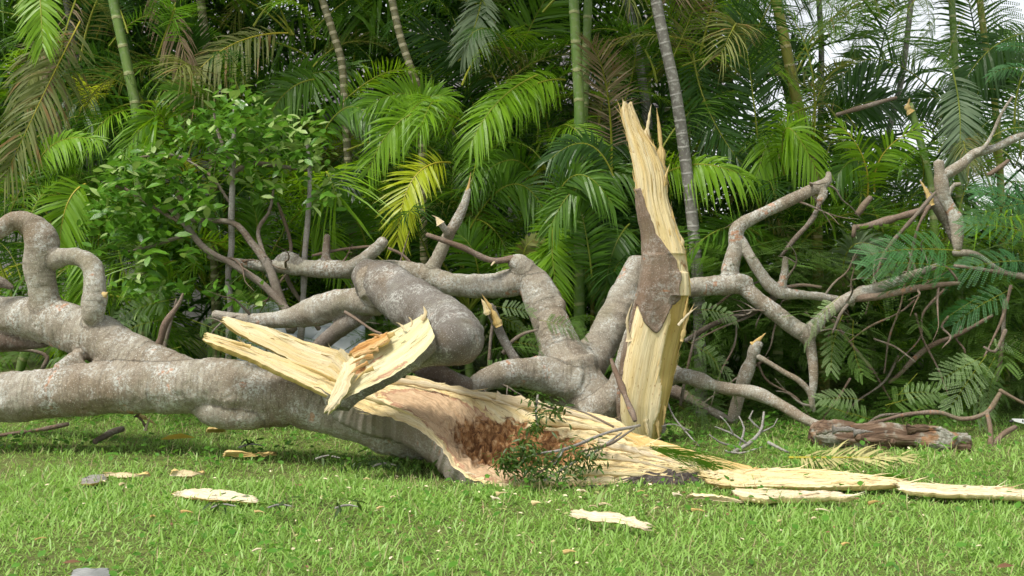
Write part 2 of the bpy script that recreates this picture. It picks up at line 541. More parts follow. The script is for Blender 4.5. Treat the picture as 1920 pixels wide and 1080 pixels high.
M['black'] = t.bsdf(t.ramp(t.noise(t.coord('Object'), 20, 3), [(0.3, (0.015, 0.015, 0.015)), (0.7, (0.03, 0.03, 0.03))]), 0.45)
t = NT('grey_stone')
b = t.noise(t.coord('Object'), 25, 5)
M['stone'] = t.bsdf(t.ramp(b, [(0.3, (0.17, 0.18, 0.17)), (0.7, (0.27, 0.275, 0.265))]), 0.8, t.bump(b, 0.004, 0.6), spec=0.3)
t = NT('rotten_log_bark')
L = t.attr('loc3')
O = t.coord('Object')
b = t.noise(t.scale(L, (6, 45, 45)), 1, 5, 0.7, 0.5)
g = t.noise(O, 7, 4)
c = t.ramp(b, [(0.32, (0.04, 0.026, 0.018)), (0.48, (0.13, 0.082, 0.052)), (0.62, (0.27, 0.19, 0.13)), (0.75, (0.34, 0.30, 0.25))])
c = t.mix(t.math('MULTIPLY', t.ramp(g, [(0.50, 0), (0.58, 1)]), 0.75), c, t.mix(t.ramp(t.noise(O, 70, 4, 0.7), [(0.4, 0), (0.6, 1)]), (0.20, 0.20, 0.15), (0.46, 0.47, 0.40)))
c = t.mix(t.math('MULTIPLY', t.ramp(t.noise(O, 11, 3), [(0.60, 0), (0.66, 1)]), 0.7), c, (0.36, 0.17, 0.07))
M['log'] = t.bsdf(c, 0.9, t.bump(b, 0.014, 1.0), spec=0.2)

# ------------------------------------------------------------------ the ground
n = 120
gx = np.concatenate([np.linspace(-60, -6, 12)[:-1], np.linspace(-6, 6, n), np.linspace(6, 60, 12)[1:]])
gy = np.concatenate([np.linspace(-10, 1, 6)[:-1], np.linspace(1, 12, n), np.linspace(12, 120, 14)[1:]])
X, Yg = np.meshgrid(gx, gy)


def ground_z(x, y):
    p = np.stack([np.asarray(x, float) * 1.3, np.asarray(y, float) * 1.3, np.zeros_like(np.asarray(x, float))], -1)
    fade = np.clip((np.asarray(y, float) - 6.8) / 2.0, 0, 1)
    return 0.018 * vnoise(p, 3) * (1 - fade) + 0.05 * fade * (vnoise(p, 4) + 0.2)


Z = ground_z(X, Yg)
V = np.stack([X, Yg, Z], -1).reshape(-1, 3)
w = len(gx)
i, j = np.meshgrid(np.arange(len(gy) - 1), np.arange(w - 1), indexing='ij')
Q = np.stack([i * w + j, i * w + j + 1, (i + 1) * w + j + 1, (i + 1) * w + j], -1).reshape(-1, 4)
o = obj('ground', V, [Q], M['soil'])
tag(o, 'lawn ground reaching back under the palms', kind='structure')

# ------------------------------------------------------------------ the house far behind the palms
HX0, HX1, HY = -10.0, 2.2, 15.5


def box(x0, x1, y0, y1, z0, z1):
    V = np.array([(x, y, z) for z in (z0, z1) for y in (y0, y1) for x in (x0, x1)], float)
    return V, np.array([(0, 2, 3, 1), (4, 5, 7, 6), (0, 1, 5, 4), (2, 6, 7, 3), (0, 4, 6, 2), (1, 3, 7, 5)])


house = thing('house', 'grey house with a tiled roof hidden deep behind the palms', 'house', (-4, HY, 0))
V, Q = box(HX0, HX1, HY, HY + 6, 0, 2.75)
obj('wall', V, [Q], M['render_wall'], house, smooth=False)
roof = obj('roof', np.array([(HX0 - .5, HY - .5, 2.7), (HX1 + .5, HY - .5, 2.7), (HX1 + .5, HY + 3, 4.5), (HX0 - .5, HY + 3, 4.5), (HX1 + .5, HY + 6.5, 2.7), (HX0 - .5, HY + 6.5, 2.7)]),
           [np.array([(0, 1, 2, 3), (3, 2, 4, 5), (0, 5, 4, 1)]), np.array([(1, 4, 2), (0, 3, 5)])], M['roof_tile'], house, smooth=False)
tile = None
for r in range(14):
    yy = HY - .5 + r * 0.25
    zz = 2.7 + (yy - HY + .5) / 3.5 * 1.8
    V, Q = box(HX0 - .5, HX1 + .5, 0, 0.30, 0, 0.03)
    V = V + np.array([0, yy, zz + 0.02])
    V[:, 2] += (V[:, 1] - yy) / 3.5 * 1.8 * 0.75
    obj('roof_tile_course', V, [Q], M['roof_tile'], roof, smooth=False)

# ------------------------------------------------------------------ bark systems : tubes melted into one skin, cut back into limbs


def bark_system(root, chains, mat, voxel=0.009, lump=0.04, seed=1):
    """chains: (part name, [(px,py,Y,r)], nseg). One continuous skin, then one object for each limb."""
    Vs, Qs, Ts, off = [], [], [], 0
    axis, axr, axl, axc, axN, axB, mats = [], [], [], [], [], [], []
    for ci, ch in enumerate(chains):
        A = chain(ch[1])
        S, s = spline(A, step=0.02)
        C, R = S[:, :3], np.maximum(S[:, 3], 0.004)
        sd_ = seed + ci * 13
        C = C + np.stack([vnoise(np.stack([s * 5 + k * 31, s * 0, s * 0], -1), sd_ + k) for k in range(3)], -1) * (R * 0.12)[:, None]
        R = R * 0.93 * (1 + lump * vnoise(np.stack([s * 7, s * 0, s * 0], -1), sd_ + 5) + lump * 0.6 * vnoise(np.stack([s * 19, s * 0, s * 0], -1), sd_ + 6))
        V, Q, T3, L = tube(C, R, 20, s)
        Vs.append(V); Qs.append(Q + off); Ts.append(T3 + off); off += len(V)
        T, N, B = frames(C)
        axis.append(C); axr.append(R); axl.append(s + ci * 3.7); axc.append(np.full(len(C), ci)); axN.append(N); axB.append(B)
        mats.append(ch[2] if len(ch) > 2 else mat)
    me = mesh_np('tmp', np.vstack(Vs), [np.vstack(Qs), np.vstack(Ts)])
    to = bpy.data.objects.new('tmp', me)
    COL.objects.link(to)
    md = to.modifiers.new('r', 'REMESH')
    md.mode = 'VOXEL'
    md.voxel_size = voxel
    ms = to.modifiers.new('s', 'SMOOTH')
    ms.factor = 0.5
    ms.iterations = 5
    dg = bpy.context.evaluated_depsgraph_get()
    ev = to.evaluated_get(dg)
    em = ev.to_mesh()
    nv, npoly = len(em.vertices), len(em.polygons)
    V = np.empty(nv * 3, np.float32); em.vertices.foreach_get('co', V); V = V.reshape(-1, 3).astype(float)
    Nn = np.empty(nv * 3, np.float32); em.vertices.foreach_get('normal', Nn); Nn = Nn.reshape(-1, 3).astype(float)
    lv = np.empty(len(em.loops), np.int32); em.loops.foreach_get('vertex_index', lv)
    Q = lv.reshape(-1, 4)
    ev.to_mesh_clear()
    bpy.data.objects.remove(to)
    bpy.data.meshes.remove(me)
    AX, AR, AL, AC, AN, AB = map(np.concatenate, (axis, axr, axl, axc, axN, axB))
    near = np.empty(nv, np.int64)
    for k in range(0, nv, 4000):
        d = np.linalg.norm(V[k:k + 4000, None] - AX[None], axis=2) - AR[None]
        near[k:k + 4000] = d.argmin(1)
    rel = V - AX[near]
    loc3 = np.stack([AL[near], (rel * AN[near]).sum(1), (rel * AB[near]).sum(1)], -1)
    rr = AR[near]
    # skin relief : broad dents, knots and ring wrinkles
    d = rr * 0.05 * fbm(V * 9, seed + 50, 4) - rr * 0.035 * np.clip(0.16 - np.abs(vnoise(V * np.array([5, 5, 5]) + 0.6 * fbm(V * 11, seed + 51, 2)[:, None], seed + 52)), 0, 1) / 0.16 + np.minimum(rr * 0.05, 0.003) * fbm(loc3 * np.array([55, 9, 9]), seed + 60, 3)
    kn = np.clip(vnoise(V * 7.5, seed + 70) - 0.66, 0, 1) * 2.0
    d += kn * rr * 0.35
    V = V + Nn * d[:, None]
    # normals of the displaced skin
    fn = np.cross(V[Q[:, 2]] - V[Q[:, 0]], V[Q[:, 3]] - V[Q[:, 1]])
    Nv = np.zeros_like(V)
    for k in range(4):
        np.add.at(Nv, Q[:, k], fn)
    Nv = nrm(Nv)
    fc = AC[near][Q[:, 0]]
    for ci, ch in enumerate(chains):
        sel = Q[fc == ci]
        if len(sel) == 0:
            continue
        u, inv = np.unique(sel, return_inverse=True)
        obj(ch[0], V[u], [inv.reshape(-1, 4)], mats[ci], root, attrs={'loc3': loc3[u]}, normals=Nv[u])


# ------------------------------------------------------------------ split wood : a loft between two torn edges


def sliver_mesh(P_, out, along, n_, mat, parent, seed, ok=None):
    """Hair-thin torn fibres lifting off a wood surface, too many and fine to pick apart."""
    g_ = np.random.default_rng(seed)
    a_, b_ = P_.shape[:2]
    Vs, off_ = [], 0
    i = g_.integers(2, a_ - 2, n_)
    j = g_.integers(1, b_ - 1, n_)
    if ok is not None:
        m_ = ok[i, j]
        i, j = i[m_], j[m_]
    p0, o_, t_ = P_[i, j], nrm(out[i, j]), along[i, j] * np.where(g_.random(len(i)) < 0.8, 1, -1)[:, None]
    k = len(i)
    ln = g_.uniform(0.02, 0.11, k)[:, None]
    w = g_.uniform(0.0008, 0.0028, k)[:, None]
    sd_ = nrm(np.cross(t_, o_))
    mid = p0 + t_ * ln * 0.55 + o_ * (0.002 + ln * 0.03)
    tip = p0 + t_ * ln + o_ * (0.003 + ln * g_.uniform(0.02, 0.30, k)[:, None])
    V = np.stack([p0 - sd_ * w, p0 + sd_ * w, p0 + o_ * w * 1.5, mid - sd_ * w * 0.8, mid + sd_ * w * 0.8, mid + o_ * w * 1.4, tip], 1).reshape(-1, 3)
    b = (np.arange(k) * 7)[:, None, None]
    Q = (b + np.array([(0, 1, 4, 3), (1, 2, 5, 4), (2, 0, 3, 5)])[None]).reshape(-1, 4)
    T_ = (b + np.array([(3, 4, 6), (4, 5, 6), (5, 3, 6)])[None]).reshape(-1, 3)
    L = np.repeat(np.stack([p0[:, 0], g_.random(k), g_.random(k)], -1), 7, 0)
    o = obj('torn_fibres', V, [Q, T_], mat, parent, attrs={'loc3': L, 'rot': np.zeros(len(V)), 'heart': np.zeros(len(V))}, smooth=False)
    o['kind'] = 'stuff'
    return o


def loft(name, lower, upper, mats, parent, thick=0.03, jag0=0.0, jag1=0.0, edge=0.004, relief=0.004, bow=0.0, bulge=1.0, nu=160, nv=40, seed=1, rot=None, heart=None, hollow=None, step=0.0, back_name='bark', slivers=0):
    """lower / upper: rows of 3-D points along the grain. Front face torn wood, back face rounded bark."""
    A, s = spline(np.asarray(lower, float), n=nu)
    Bm, _ = spline(np.asarray(upper, float), n=nu)
    ln = s[-1]
    u = np.linspace(0, 1, nu)

    def ev(cur, uu):
        x = np.clip(uu, 0, 1) * (nu - 1)
        k = np.clip(x.astype(int), 0, nu - 2)
        f = (x - k)[..., None]
        return cur[k] * (1 - f) + cur[k + 1] * f
    v = np.linspace(0, 1, nv)
    # ragged ends
    sp0 = np.abs(vnoise(np.stack([v * 9, v * 0, v * 0 + 3], -1), seed)) * 0.6 + np.abs(vnoise(np.stack([v * 23, v * 0, v * 0], -1), seed + 1)) * 0.4
    sp1 = np.abs(vnoise(np.stack([v * 9, v * 0, v * 0 + 8], -1), seed + 2)) * 0.6 + np.abs(vnoise(np.stack([v * 23, v * 0, v * 0], -1), seed + 3)) * 0.4
    U = (jag0 * sp0)[None] + u[:, None] * (1 - jag0 * sp0 - jag1 * sp1)[None]
    Vv = np.broadcast_to(v[None], U.shape)
    PA, PB = ev(A, U), ev(Bm, U)
    wd = np.linalg.norm(PB - PA, axis=-1)
    # torn edges
    ej = np.abs(fbm(np.stack([U * ln * 22, U * 0, U * 0], -1), seed + 5, 3)) * edge
    across = nrm(PB - PA)
    p = PA + (PB - PA) * Vv[..., None]
    p = p + across * (ej * (1 - Vv) - np.abs(fbm(np.stack([U * ln * 22, U * 0, U * 0 + 9], -1), seed + 6, 3)) * edge * Vv)[..., None]
    dl = np.gradient(PA + PB, axis=0)
    nn = nrm(np.cross(dl, across))
    flip = np.where((nn[..., 1:2] < 0), -1.0, 1.0)      # the normal that points away from the viewer side
    if abs(np.mean(nn[..., 1])) < 0.25:
        flip = np.where((nn[..., 2:3] > 0), -1.0, 1.0)  # flat pieces: back side is down
    nn = nn * flip
    q = 2 * Vv - 1
    prof = np.sqrt(np.clip(1 - q * q, 0, 1))
    L = np.stack([U * ln, Vv * wd, np.zeros_like(U)], -1)
    fl = L * np.array([4.0, 75.0, 1.0])
    r = fbm(fl, seed + 20, 4)
    rl = np.abs(r) * relief + relief * 0.8 * fbm(L * np.array([9, 22, 1]), seed + 30, 3)
    if step:
        rl = rl + step * np.round(2.5 * vnoise(L * np.array([3.0, 30.0, 1]), seed + 40)) / 2.5
    depth = rl * np.clip(prof * 2.2, 0, 1) + bow * wd * prof
    if hollow is not None:
        depth = depth + hollow(U, Vv) * (0.85 + 0.42 * fbm(L * np.array([34, 40, 1]) + 0.5 * fbm(L * 12, seed + 32, 2)[..., None], seed + 31, 5))
    front = p + nn * depth[..., None]
    endf = np.clip(np.minimum(u, 1 - u) * 14, 0.12, 1)[:, None]
    tk = thick * endf * (0.35 + 0.65 * prof) * bulge
    back = p + nn * (np.maximum(depth, 0) * np.minimum(1, prof * 3) + tk * np.clip(prof * 3, 0.05, 1) + 0.002)[..., None]
    idx = np.arange(nu * nv).reshape(nu, nv)
    Qf = np.stack([idx[:-1, :-1], idx[1:, :-1], idx[1:, 1:], idx[:-1, 1:]], -1).reshape(-1, 4)
    at = {'loc3': L.reshape(-1, 3) + np.array([seed * 0.77, 0, 0])}
    at['rot'] = (rot(U, Vv) if rot else np.zeros_like(U)).ravel()
    at['heart'] = (heart(U, Vv) if heart else np.zeros_like(U)).ravel()
    fo = obj(name, front.reshape(-1, 3), [Qf], mats[0], parent, attrs=at)
    # back skin with a rim that meets the front
    rim = [idx[0, :], idx[:, -1][1:], idx[-1, ::-1][1:], idx[::-1, 0][1:-1]]
    rim = np.concatenate(rim)
    nb = nu * nv
    Vb = np.vstack([back.reshape(-1, 3), front.reshape(-1, 3)[rim]])
    Qb = Qf[:, ::-1]
    m = len(rim)
    k = np.arange(m)
    Qr = np.stack([rim[k], nb + k, nb + (k + 1) % m, rim[(k + 1) % m]], -1)
    Lb = np.vstack([L.reshape(-1, 3), L.reshape(-1, 3)[rim]])
    bo = obj(back_name, Vb, [Qb, Qr], mats[1], parent if parent is not None else fo, attrs={'loc3': Lb})
    if slivers:
        sliver_mesh(front, -nn, nrm(np.gradient(front, axis=0)), slivers, mats[0], parent, seed, ok=((at['rot'] + at['heart']) < 0.3).reshape(nu, nv))
    return fo


def shard(name, pts, wpx, mat, parent=None, thick=0.4, seed=1, n=16):
    """A pointed splinter: tapered, flattened, slightly ragged. pts (px,py,Y) from butt to point."""
    A = np.array([P(*p) for p in pts]) if len(pts[0]) == 3 and not isinstance(pts[0], np.ndarray) else np.array(pts)
    C, s = spline(A, n=n)
    y0 = A[0][1]
    r = wpx * y0 / F * 0.5
    u = s / s[-1]
    R = r * (1 - u ** 1.2) * (1 + 0.5 * vnoise(np.stack([s * 45, s * 0, s * 0], -1), seed) + 0.3 * vnoise(np.stack([s * 130, s * 0, s * 0], -1), seed + 1)) + 0.0006
    thick = thick * 0.6
    T, N, B = frames(C)
    side = nrm(np.cross(T, np.array([0, 1.0, 0.05])))
    bk = nrm(np.cross(side, T))
    th = np.array([0, 0.9, 2.1, 3.14, 4.3, 5.4])
    ring = np.cos(th)[None, :, None] * side[:, None] + thick * np.sin(th)[None, :, None] * bk[:, None]
    V = (C[:, None] + ring * R[:, None, None])
    k = len(th)
    i = np.arange(n - 1)[:, None] * k
    j = np.arange(k)[None]
    Q = np.stack([i + j, i + (j + 1) % k, i + k + (j + 1) % k, i + k + j], -1).reshape(-1, 4)
    L = np.stack([np.repeat(s, k), np.tile(np.cos(th), n) * r, np.tile(np.sin(th), n) * r], -1)
    return obj(name, V.reshape(-1, 3), [Q, np.array([[0, 1, 2], [0, 2, 3], [0, 3, 4], [0, 4, 5]])], mat, parent, attrs={'loc3': L + seed * 0.31, 'rot': np.zeros(len(L)), 'heart': np.zeros(len(L))})


def blob(cx, cy, sx, sy, a=1.0):
    return lambda U, V: a * np.exp(-((U - cx) / sx) ** 2 - ((V - cy) / sy) ** 2)


# ---- 1. the fallen trunk
trunk = thing('fallen_tree', 'thick grey fallen trunk lying across the lawn with its split end open', 'fallen tree', (-0.9, 5.5, 0))
bark_system(trunk, [
    ('trunk', [(-140, 754, 5.62, 50), (0, 746, 5.6, 51), (150, 736, 5.56, 52), (300, 723, 5.5, 54), (400, 722, 5.46, 56), (470, 734, 5.44, 64), (560, 745, 5.42, 60), (650, 775, 5.38, 56), (750, 805, 5.35, 54), (830, 824, 5.36, 44), (880, 842, 5.42, 28)]),
    ('limb', [(380, 712, 5.5, 36), (270, 682, 5.58, 46), (180, 640, 5.68, 48), (95, 608, 5.78, 46), (0, 590, 5.9, 37), (-110, 590, 6.0, 34)]),
    ('limb', [(95, 600, 5.76, 36), (80, 550, 5.75, 30), (72, 500, 5.75, 31), (80, 455, 5.75, 33), (58, 421, 5.75, 24), (25, 416, 5.74, 19), (0, 432, 5.72, 18), (-60, 470, 5.7, 17)]),
    ('branch', [(85, 492, 5.75, 24), (138, 480, 5.7, 18), (172, 496, 5.65, 21), (181, 535, 5.62, 22), (174, 585, 5.6, 24), (166, 602, 5.6, 18)]),
    ('branch_stub', [(178, 590, 5.62, 14), (192, 570, 5.6, 11), (197, 553, 5.59, 9)]),
    ('limb', [(365, 756, 5.46, 18), (400, 764, 5.43, 34), (460, 768, 5.42, 38), (530, 764, 5.42, 36), (600, 780, 5.4, 30)]),
    ('limb', [(-120, 640, 5.95, 26), (-20, 635, 5.9, 26), (40, 640, 5.85, 18), (90, 640, 5.8, 14)], M['bark_dark']),
    ('branch_stub', [(-60, 525, 5.9, 14), (0, 530, 5.88, 12), (25, 541, 5.87, 5)], M['bark_dark']),
    ('branch_stub', [(150, 672, 5.6, 24), (118, 686, 5.55, 13), (104, 688, 5.53, 9)]),
], M['bark'], voxel=0.0095, seed=3)
shard('broken_end', [(190, 556, 5.585), (197, 552, 5.575), (203, 547, 5.57)], 18, M['wood_yellow'], trunk, 0.9, 4)

# split face of the trunk
lowE = [P(588, 726, 5.17), P(640, 752, 5.13), P(697, 777, 5.10), P(767, 797, 5.05), P(820, 834, 4.98), P(858, 884, 4.90), P(925, 912, 4.83), P(1020, 914, 4.83), P(1100, 911, 4.84), P(1180, 905, 4.87), P(1260, 893, 4.92), P(1330, 885, 4.98)]
upE = [P(640, 650, 5.42), P(672, 682, 5.42), P(720, 702, 5.42), P(790, 710, 5.42), P(880, 729, 5.42), P(945, 738, 5.42), P(1010, 750, 5.42), P(1075, 766, 5.42), P(1155, 786, 5.40), P(1195, 816, 5.30), P(1265, 846, 5.18), P(1340, 868, 5.08)]
hol = lambda U, V: blob(0.50, 0.50, 0.16, 0.26, 0.085)(U, V) + blob(0.40, 0.36, 0.12, 0.20, 0.05)(U, V)
rotf = lambda U, V: np.clip(blob(0.52, 0.53, 0.14, 0.24, 0.95)(U, V) + blob(0.45, 0.50, 0.11, 0.24, 0.55)(U, V) + blob(0.62, 0.48, 0.12, 0.16, 0.55)(U, V), 0, 1)
hrt = lambda U, V: np.clip(blob(0.36, 0.48, 0.17, 0.30, 0.95)(U, V) + blob(0.47, 0.22, 0.12, 0.20, 0.85)(U, V) + blob(0.26, 0.58, 0.11, 0.20, 0.65)(U, V), 0, 1)
loft('split_wood', lowE, upE, [M['wood'], M['bark_plain']], trunk, thick=0.16, jag1=0.10, edge=0.012, relief=0.004, step=0.006, nu=320, nv=120, seed=11, rot=rotf, heart=hrt, hollow=hol, slivers=420)
# layered strips along its upper rim and lower right
for k, (pts, w) in enumerate([([(700, 708, 5.36), (800, 722, 5.33), (930, 752, 5.30), (985, 770, 5.29)], 17), ([(760, 712, 5.38), (880, 736, 5.36), (1000, 758, 5.35), (1090, 785, 5.32)], 16),
                              ([(930, 746, 5.36), (1040, 768, 5.33), (1130, 792, 5.30), (1180, 815, 5.26)], 20), ([(1010, 790, 5.20), (1090, 800, 5.2), (1160, 815, 5.2), (1200, 832, 5.18)], 20),
                              ([(1090, 850, 5.0), (1180, 862, 4.98), (1260, 880, 4.96)], 18), ([(1060, 885, 4.92), (1150, 888, 4.90), (1240, 893, 4.90), (1330, 900, 4.9)], 16),
                              ([(1120, 830, 5.10), (1190, 845, 5.08), (1280, 872, 5.02)], 15), ([(660, 735, 5.14), (740, 765, 5.10), (800, 790, 5.06)], 8), ([(850, 735, 5.37), (905, 745, 5.34), (960, 775, 5.30)], 12)]):
    shard('splinter', pts, w, M['wood'] if k % 2 else M['wood_cream'], trunk, 0.5, 40 + k, 24)
# the two long pale splinters standing off to the left
loft('splinter', [P(412, 600, 5.32), P(452, 628, 5.32), P(505, 655, 5.33), P(560, 682, 5.34), P(625, 706, 5.36), P(700, 735, 5.38)],
     [P(413, 590, 5.36), P(470, 605, 5.38), P(520, 618, 5.40), P(570, 638, 5.42), P(650, 661, 5.44), P(730, 690, 5.45)], [M['wood'], M['wood_yellow']], trunk, 0.025, 0.05, 0, 0.004, 0.0018, nu=120, nv=36, seed=21, back_name='splinter_back', slivers=16)
loft('splinter', [P(377, 638, 5.16), P(425, 654, 5.16), P(475, 675, 5.17), P(540, 706, 5.17), P(610, 740, 5.16), P(680, 775, 5.13)],
     [P(380, 620, 5.24), P(440, 638, 5.26), P(500, 658, 5.28), P(560, 680, 5.28), P(620, 701, 5.28), P(690, 735, 5.27)], [M['wood'], M['wood_yellow']], trunk, 0.03, 0.07, 0, 0.005, 0.0018, nu=120, nv=36, seed=22, step=0.0015, back_name='splinter_back', slivers=20)
for k, (pts, w) in enumerate([([(560, 690, 5.26), (530, 678, 5.25), (505, 672, 5.24)], 6), ([(470, 650, 5.2), (430, 640, 5.19), (400, 632, 5.18)], 6), ([(640, 720, 5.2), (600, 700, 5.2), (545, 678, 5.22)], 9)]):
    shard('splinter', pts, w, M['wood_yellow'], trunk, 0.6, 70 + k)

# ---- 2. the bulging limb with a torn end, resting on the trunk
limb = thing('broken_limb', 'bulging grey limb with a torn cream end hanging over the trunk', 'broken limb', (-0.4, 5.4, 0))
bark_system(limb, [
    ('limb', [(684, 508, 5.95, 30), (705, 530, 5.88, 44), (745, 556, 5.75, 50), (800, 585, 5.55, 50), (850, 618, 5.32, 52), (862, 632, 5.18, 52), (842, 642, 5.07, 46), (795, 658, 5.07, 36), (755, 680, 5.08, 26), (715, 700, 5.1, 16)], M['bark_grey']),
    ('branch', [(715, 560, 5.9, 30), (650, 566, 6.0, 28), (590, 580, 6.1, 30), (540, 597, 6.15, 20), (470, 601, 6.2, 14), (400, 590, 6.25, 10)]),
    ('branch', [(690, 580, 6.0, 19), (640, 615, 6.02, 18), (600, 648, 6.05, 16), (560, 690, 6.1, 12)], M['bark_dark']),
    ('branch', [(800, 640, 5.5, 24), (770, 672, 5.6, 20), (820, 702, 5.62, 22), (880, 728, 5.68, 21)], M['bark_dark']),
    ('knot', [(880, 620, 5.25, 30), (900, 632, 5.25, 20)], M['bark_grey']),
    ('knot', [(705, 545, 5.85, 34), (690, 520, 5.85, 26)]),
    ('knot', [(870, 655, 5.2, 28), (880, 672, 5.22, 18)], M['bark_grey']),
], M['bark'], voxel=0.0095, seed=31)
loft('torn_wood', [P(817, 632, 4.86), P(788, 668, 4.84), P(738, 703, 4.84), P(692, 726, 4.84), P(660, 742, 4.84), P(636, 756, 4.84), P(624, 778, 4.84)],
     [P(800, 586, 5.00), P(752, 612, 5.02), P(700, 636, 5.04), P(664, 664, 5.03), P(640, 692, 5.0), P(624, 728, 4.96), P(608, 772, 4.9)], [M['wood_lime'], M['bark_grey']], limb, 0.07, 0.02, 0.10, 0.007, 0.0025, nu=140, nv=60, seed=33, step=0.002,
     rot=lambda U, V: blob(0.62, 0.72, 0.10, 0.28, 0.75)(U, V), heart=lambda U, V: blob(0.45, 0.1, 0.3, 0.10, 0.5)(U, V) + blob(0.5, 0.55, 0.14, 0.06, 0.45)(U, V), hollow=blob(0.60, 0.70, 0.07, 0.2, 0.03), slivers=24)
loft('torn_flap', [P(668, 676, 4.90), P(664, 705, 4.85), P(652, 735, 4.83), P(634, 760, 4.82), P(616, 782, 4.83)], [P(644, 680, 4.95), P(636, 702, 4.90), P(626, 726, 4.87), P(616, 752, 4.86), P(602, 776, 4.86)], [M['wood_cream'], M['wood_lime']], limb, 0.012, 0.05, 0.2, 0.012, 0.005, bow=-0.15, nu=60, nv=30, seed=35, back_name='flap_back')
loft('torn_flap', [P(735, 640, 4.92), P(705, 652, 4.92), P(680, 664, 4.92), P(655, 678, 4.92)], [P(730, 622, 4.98), P(700, 636, 4.99), P(672, 646, 4.98), P(650, 664, 4.97)], [M['wood_rust'], M['wood_yellow']], limb, 0.012, 0.1, 0.25, 0.012, 0.010, bow=-0.2, nu=60, nv=30, seed=36, back_name='flap_back')
for k, (pts, w, m) in enumerate([([(790, 600, 4.96), (798, 588, 4.97), (794, 574, 4.98)], 12, 'wood_cream'), ([(770, 612, 4.99), (772, 602, 5.0), (766, 594, 5.0)], 9, 'wood_cream'), ([(740, 625, 4.96), (715, 634, 4.96), (690, 640, 4.98)], 9, 'wood_yellow'),
                                 ([(710, 655, 4.9), (690, 660, 4.9), (668, 668, 4.9)], 9, 'wood_rust'), ([(700, 668, 4.88), (680, 672, 4.87), (655, 684, 4.86)], 8, 'wood_rust'), ([(690, 680, 4.86), (670, 690, 4.85), (652, 706, 4.84)], 8, 'wood_rust'),
                                 ([(700, 690, 4.84), (680, 700, 4.83), (664, 716, 4.83)], 7, 'wood_yellow'), ([(760, 618, 4.97), (750, 608, 4.98), (742, 604, 4.98)], 7, 'wood_cream'), ([(720, 636, 4.95), (705, 628, 4.96), (690, 628, 4.97)], 8, 'wood_rust')]):
    shard('splinter', pts, w, M[m], limb, 0.35, 80 + k)

# ---- 3. the upright split trunk with the forked limbs behind it
split = thing('split_tree', 'tall jagged pale slab of trunk standing upright with forked grey limbs', 'split tree', (0.6, 6.0, 0))
bark_system(split, [
    ('trunk', [(1235, 800, 6.06, 30), (1185, 790, 6.05, 42), (1130, 768, 6.08, 54), (1085, 730, 6.12, 60), (1062, 695, 6.16, 62)]),
    ('limb', [(1062, 700, 6.16, 54), (1050, 650, 6.2, 42), (1026, 585, 6.3, 37), (1006, 535, 6.36, 35), (990, 512, 6.4, 28)]),
    ('limb', [(1000, 520, 6.38, 32), (930, 533, 6.42, 26), (850, 533, 6.46, 24), (780, 513, 6.5, 20), (700, 505, 6.52, 19), (600, 504, 6.54, 18), (520, 501, 6.56, 13), (450, 492, 6.6, 9), (390, 480, 6.62, 6)]),
    ('knot', [(992, 510, 6.38, 24), (972, 495, 6.36, 21), (957, 489, 6.34, 12)]),
    ('branch', [(800, 518, 6.5, 17), (818, 490, 6.5, 14), (834, 455, 6.5, 13), (852, 420, 6.5, 11), (870, 385, 6.5, 9), (879, 352, 6.5, 6)]),
    ('branch_stub', [(842, 440, 6.46, 8), (822, 412, 6.42, 7)]),
    ('branch_stub', [(650, 505, 6.5, 15), (688, 480, 6.46, 14), (716, 456, 6.42, 12), (720, 448, 6.41, 10)]),
    ('limb', [(1080, 710, 6.14, 44), (1122, 655, 6.3, 38), (1156, 592, 6.4, 34), (1182, 535, 6.46, 29), (1198, 490, 6.5, 24)]),
    ('limb', [(1068, 720, 6.08, 46), (1005, 697, 6.0, 33), (945, 704, 5.92, 27), (895, 720, 5.85, 20), (868, 742, 5.8, 13)]),
    ('root_flare', [(1110, 778, 6.0, 38), (1140, 752, 5.97, 30), (1158, 712, 5.96, 18), (1167, 665, 5.96, 11), (1178, 615, 5.96, 6)]),
    ('branch_stub', [(610, 510, 6.54, 11), (612, 470, 6.56, 9), (614, 440, 6.57, 7)], M['bark_dark']),
    ('branch_stub', [(575, 505, 6.54, 11), (540, 482, 6.56, 12), (522, 490, 6.58, 9), (500, 520, 6.58, 6)], M['bark_grey']),
], M['bark'], voxel=0.0095, seed=51)
shard('broken_end', [(868, 380, 6.49), (878, 352, 6.49), (883, 322, 6.49)], 8, M['wood_yellow'], split, 0.8, 5)
shard('broken_end', [(826, 420, 6.4), (818, 408, 6.4), (810, 404, 6.4)], 14, M['wood_cream'], split, 0.8, 6)
twig('twig', [(962, 489, 6.34, 8), (925, 488, 6.32, 6), (870, 463, 6.3, 6), (800, 440, 6.28, 4)], M['bark_brown'], split, seed=8)
shard('broken_end', [(930, 488, 6.32), (926, 492, 6.31), (920, 499, 6.3)], 8, M['wood_cream'], split, 0.8, 7)

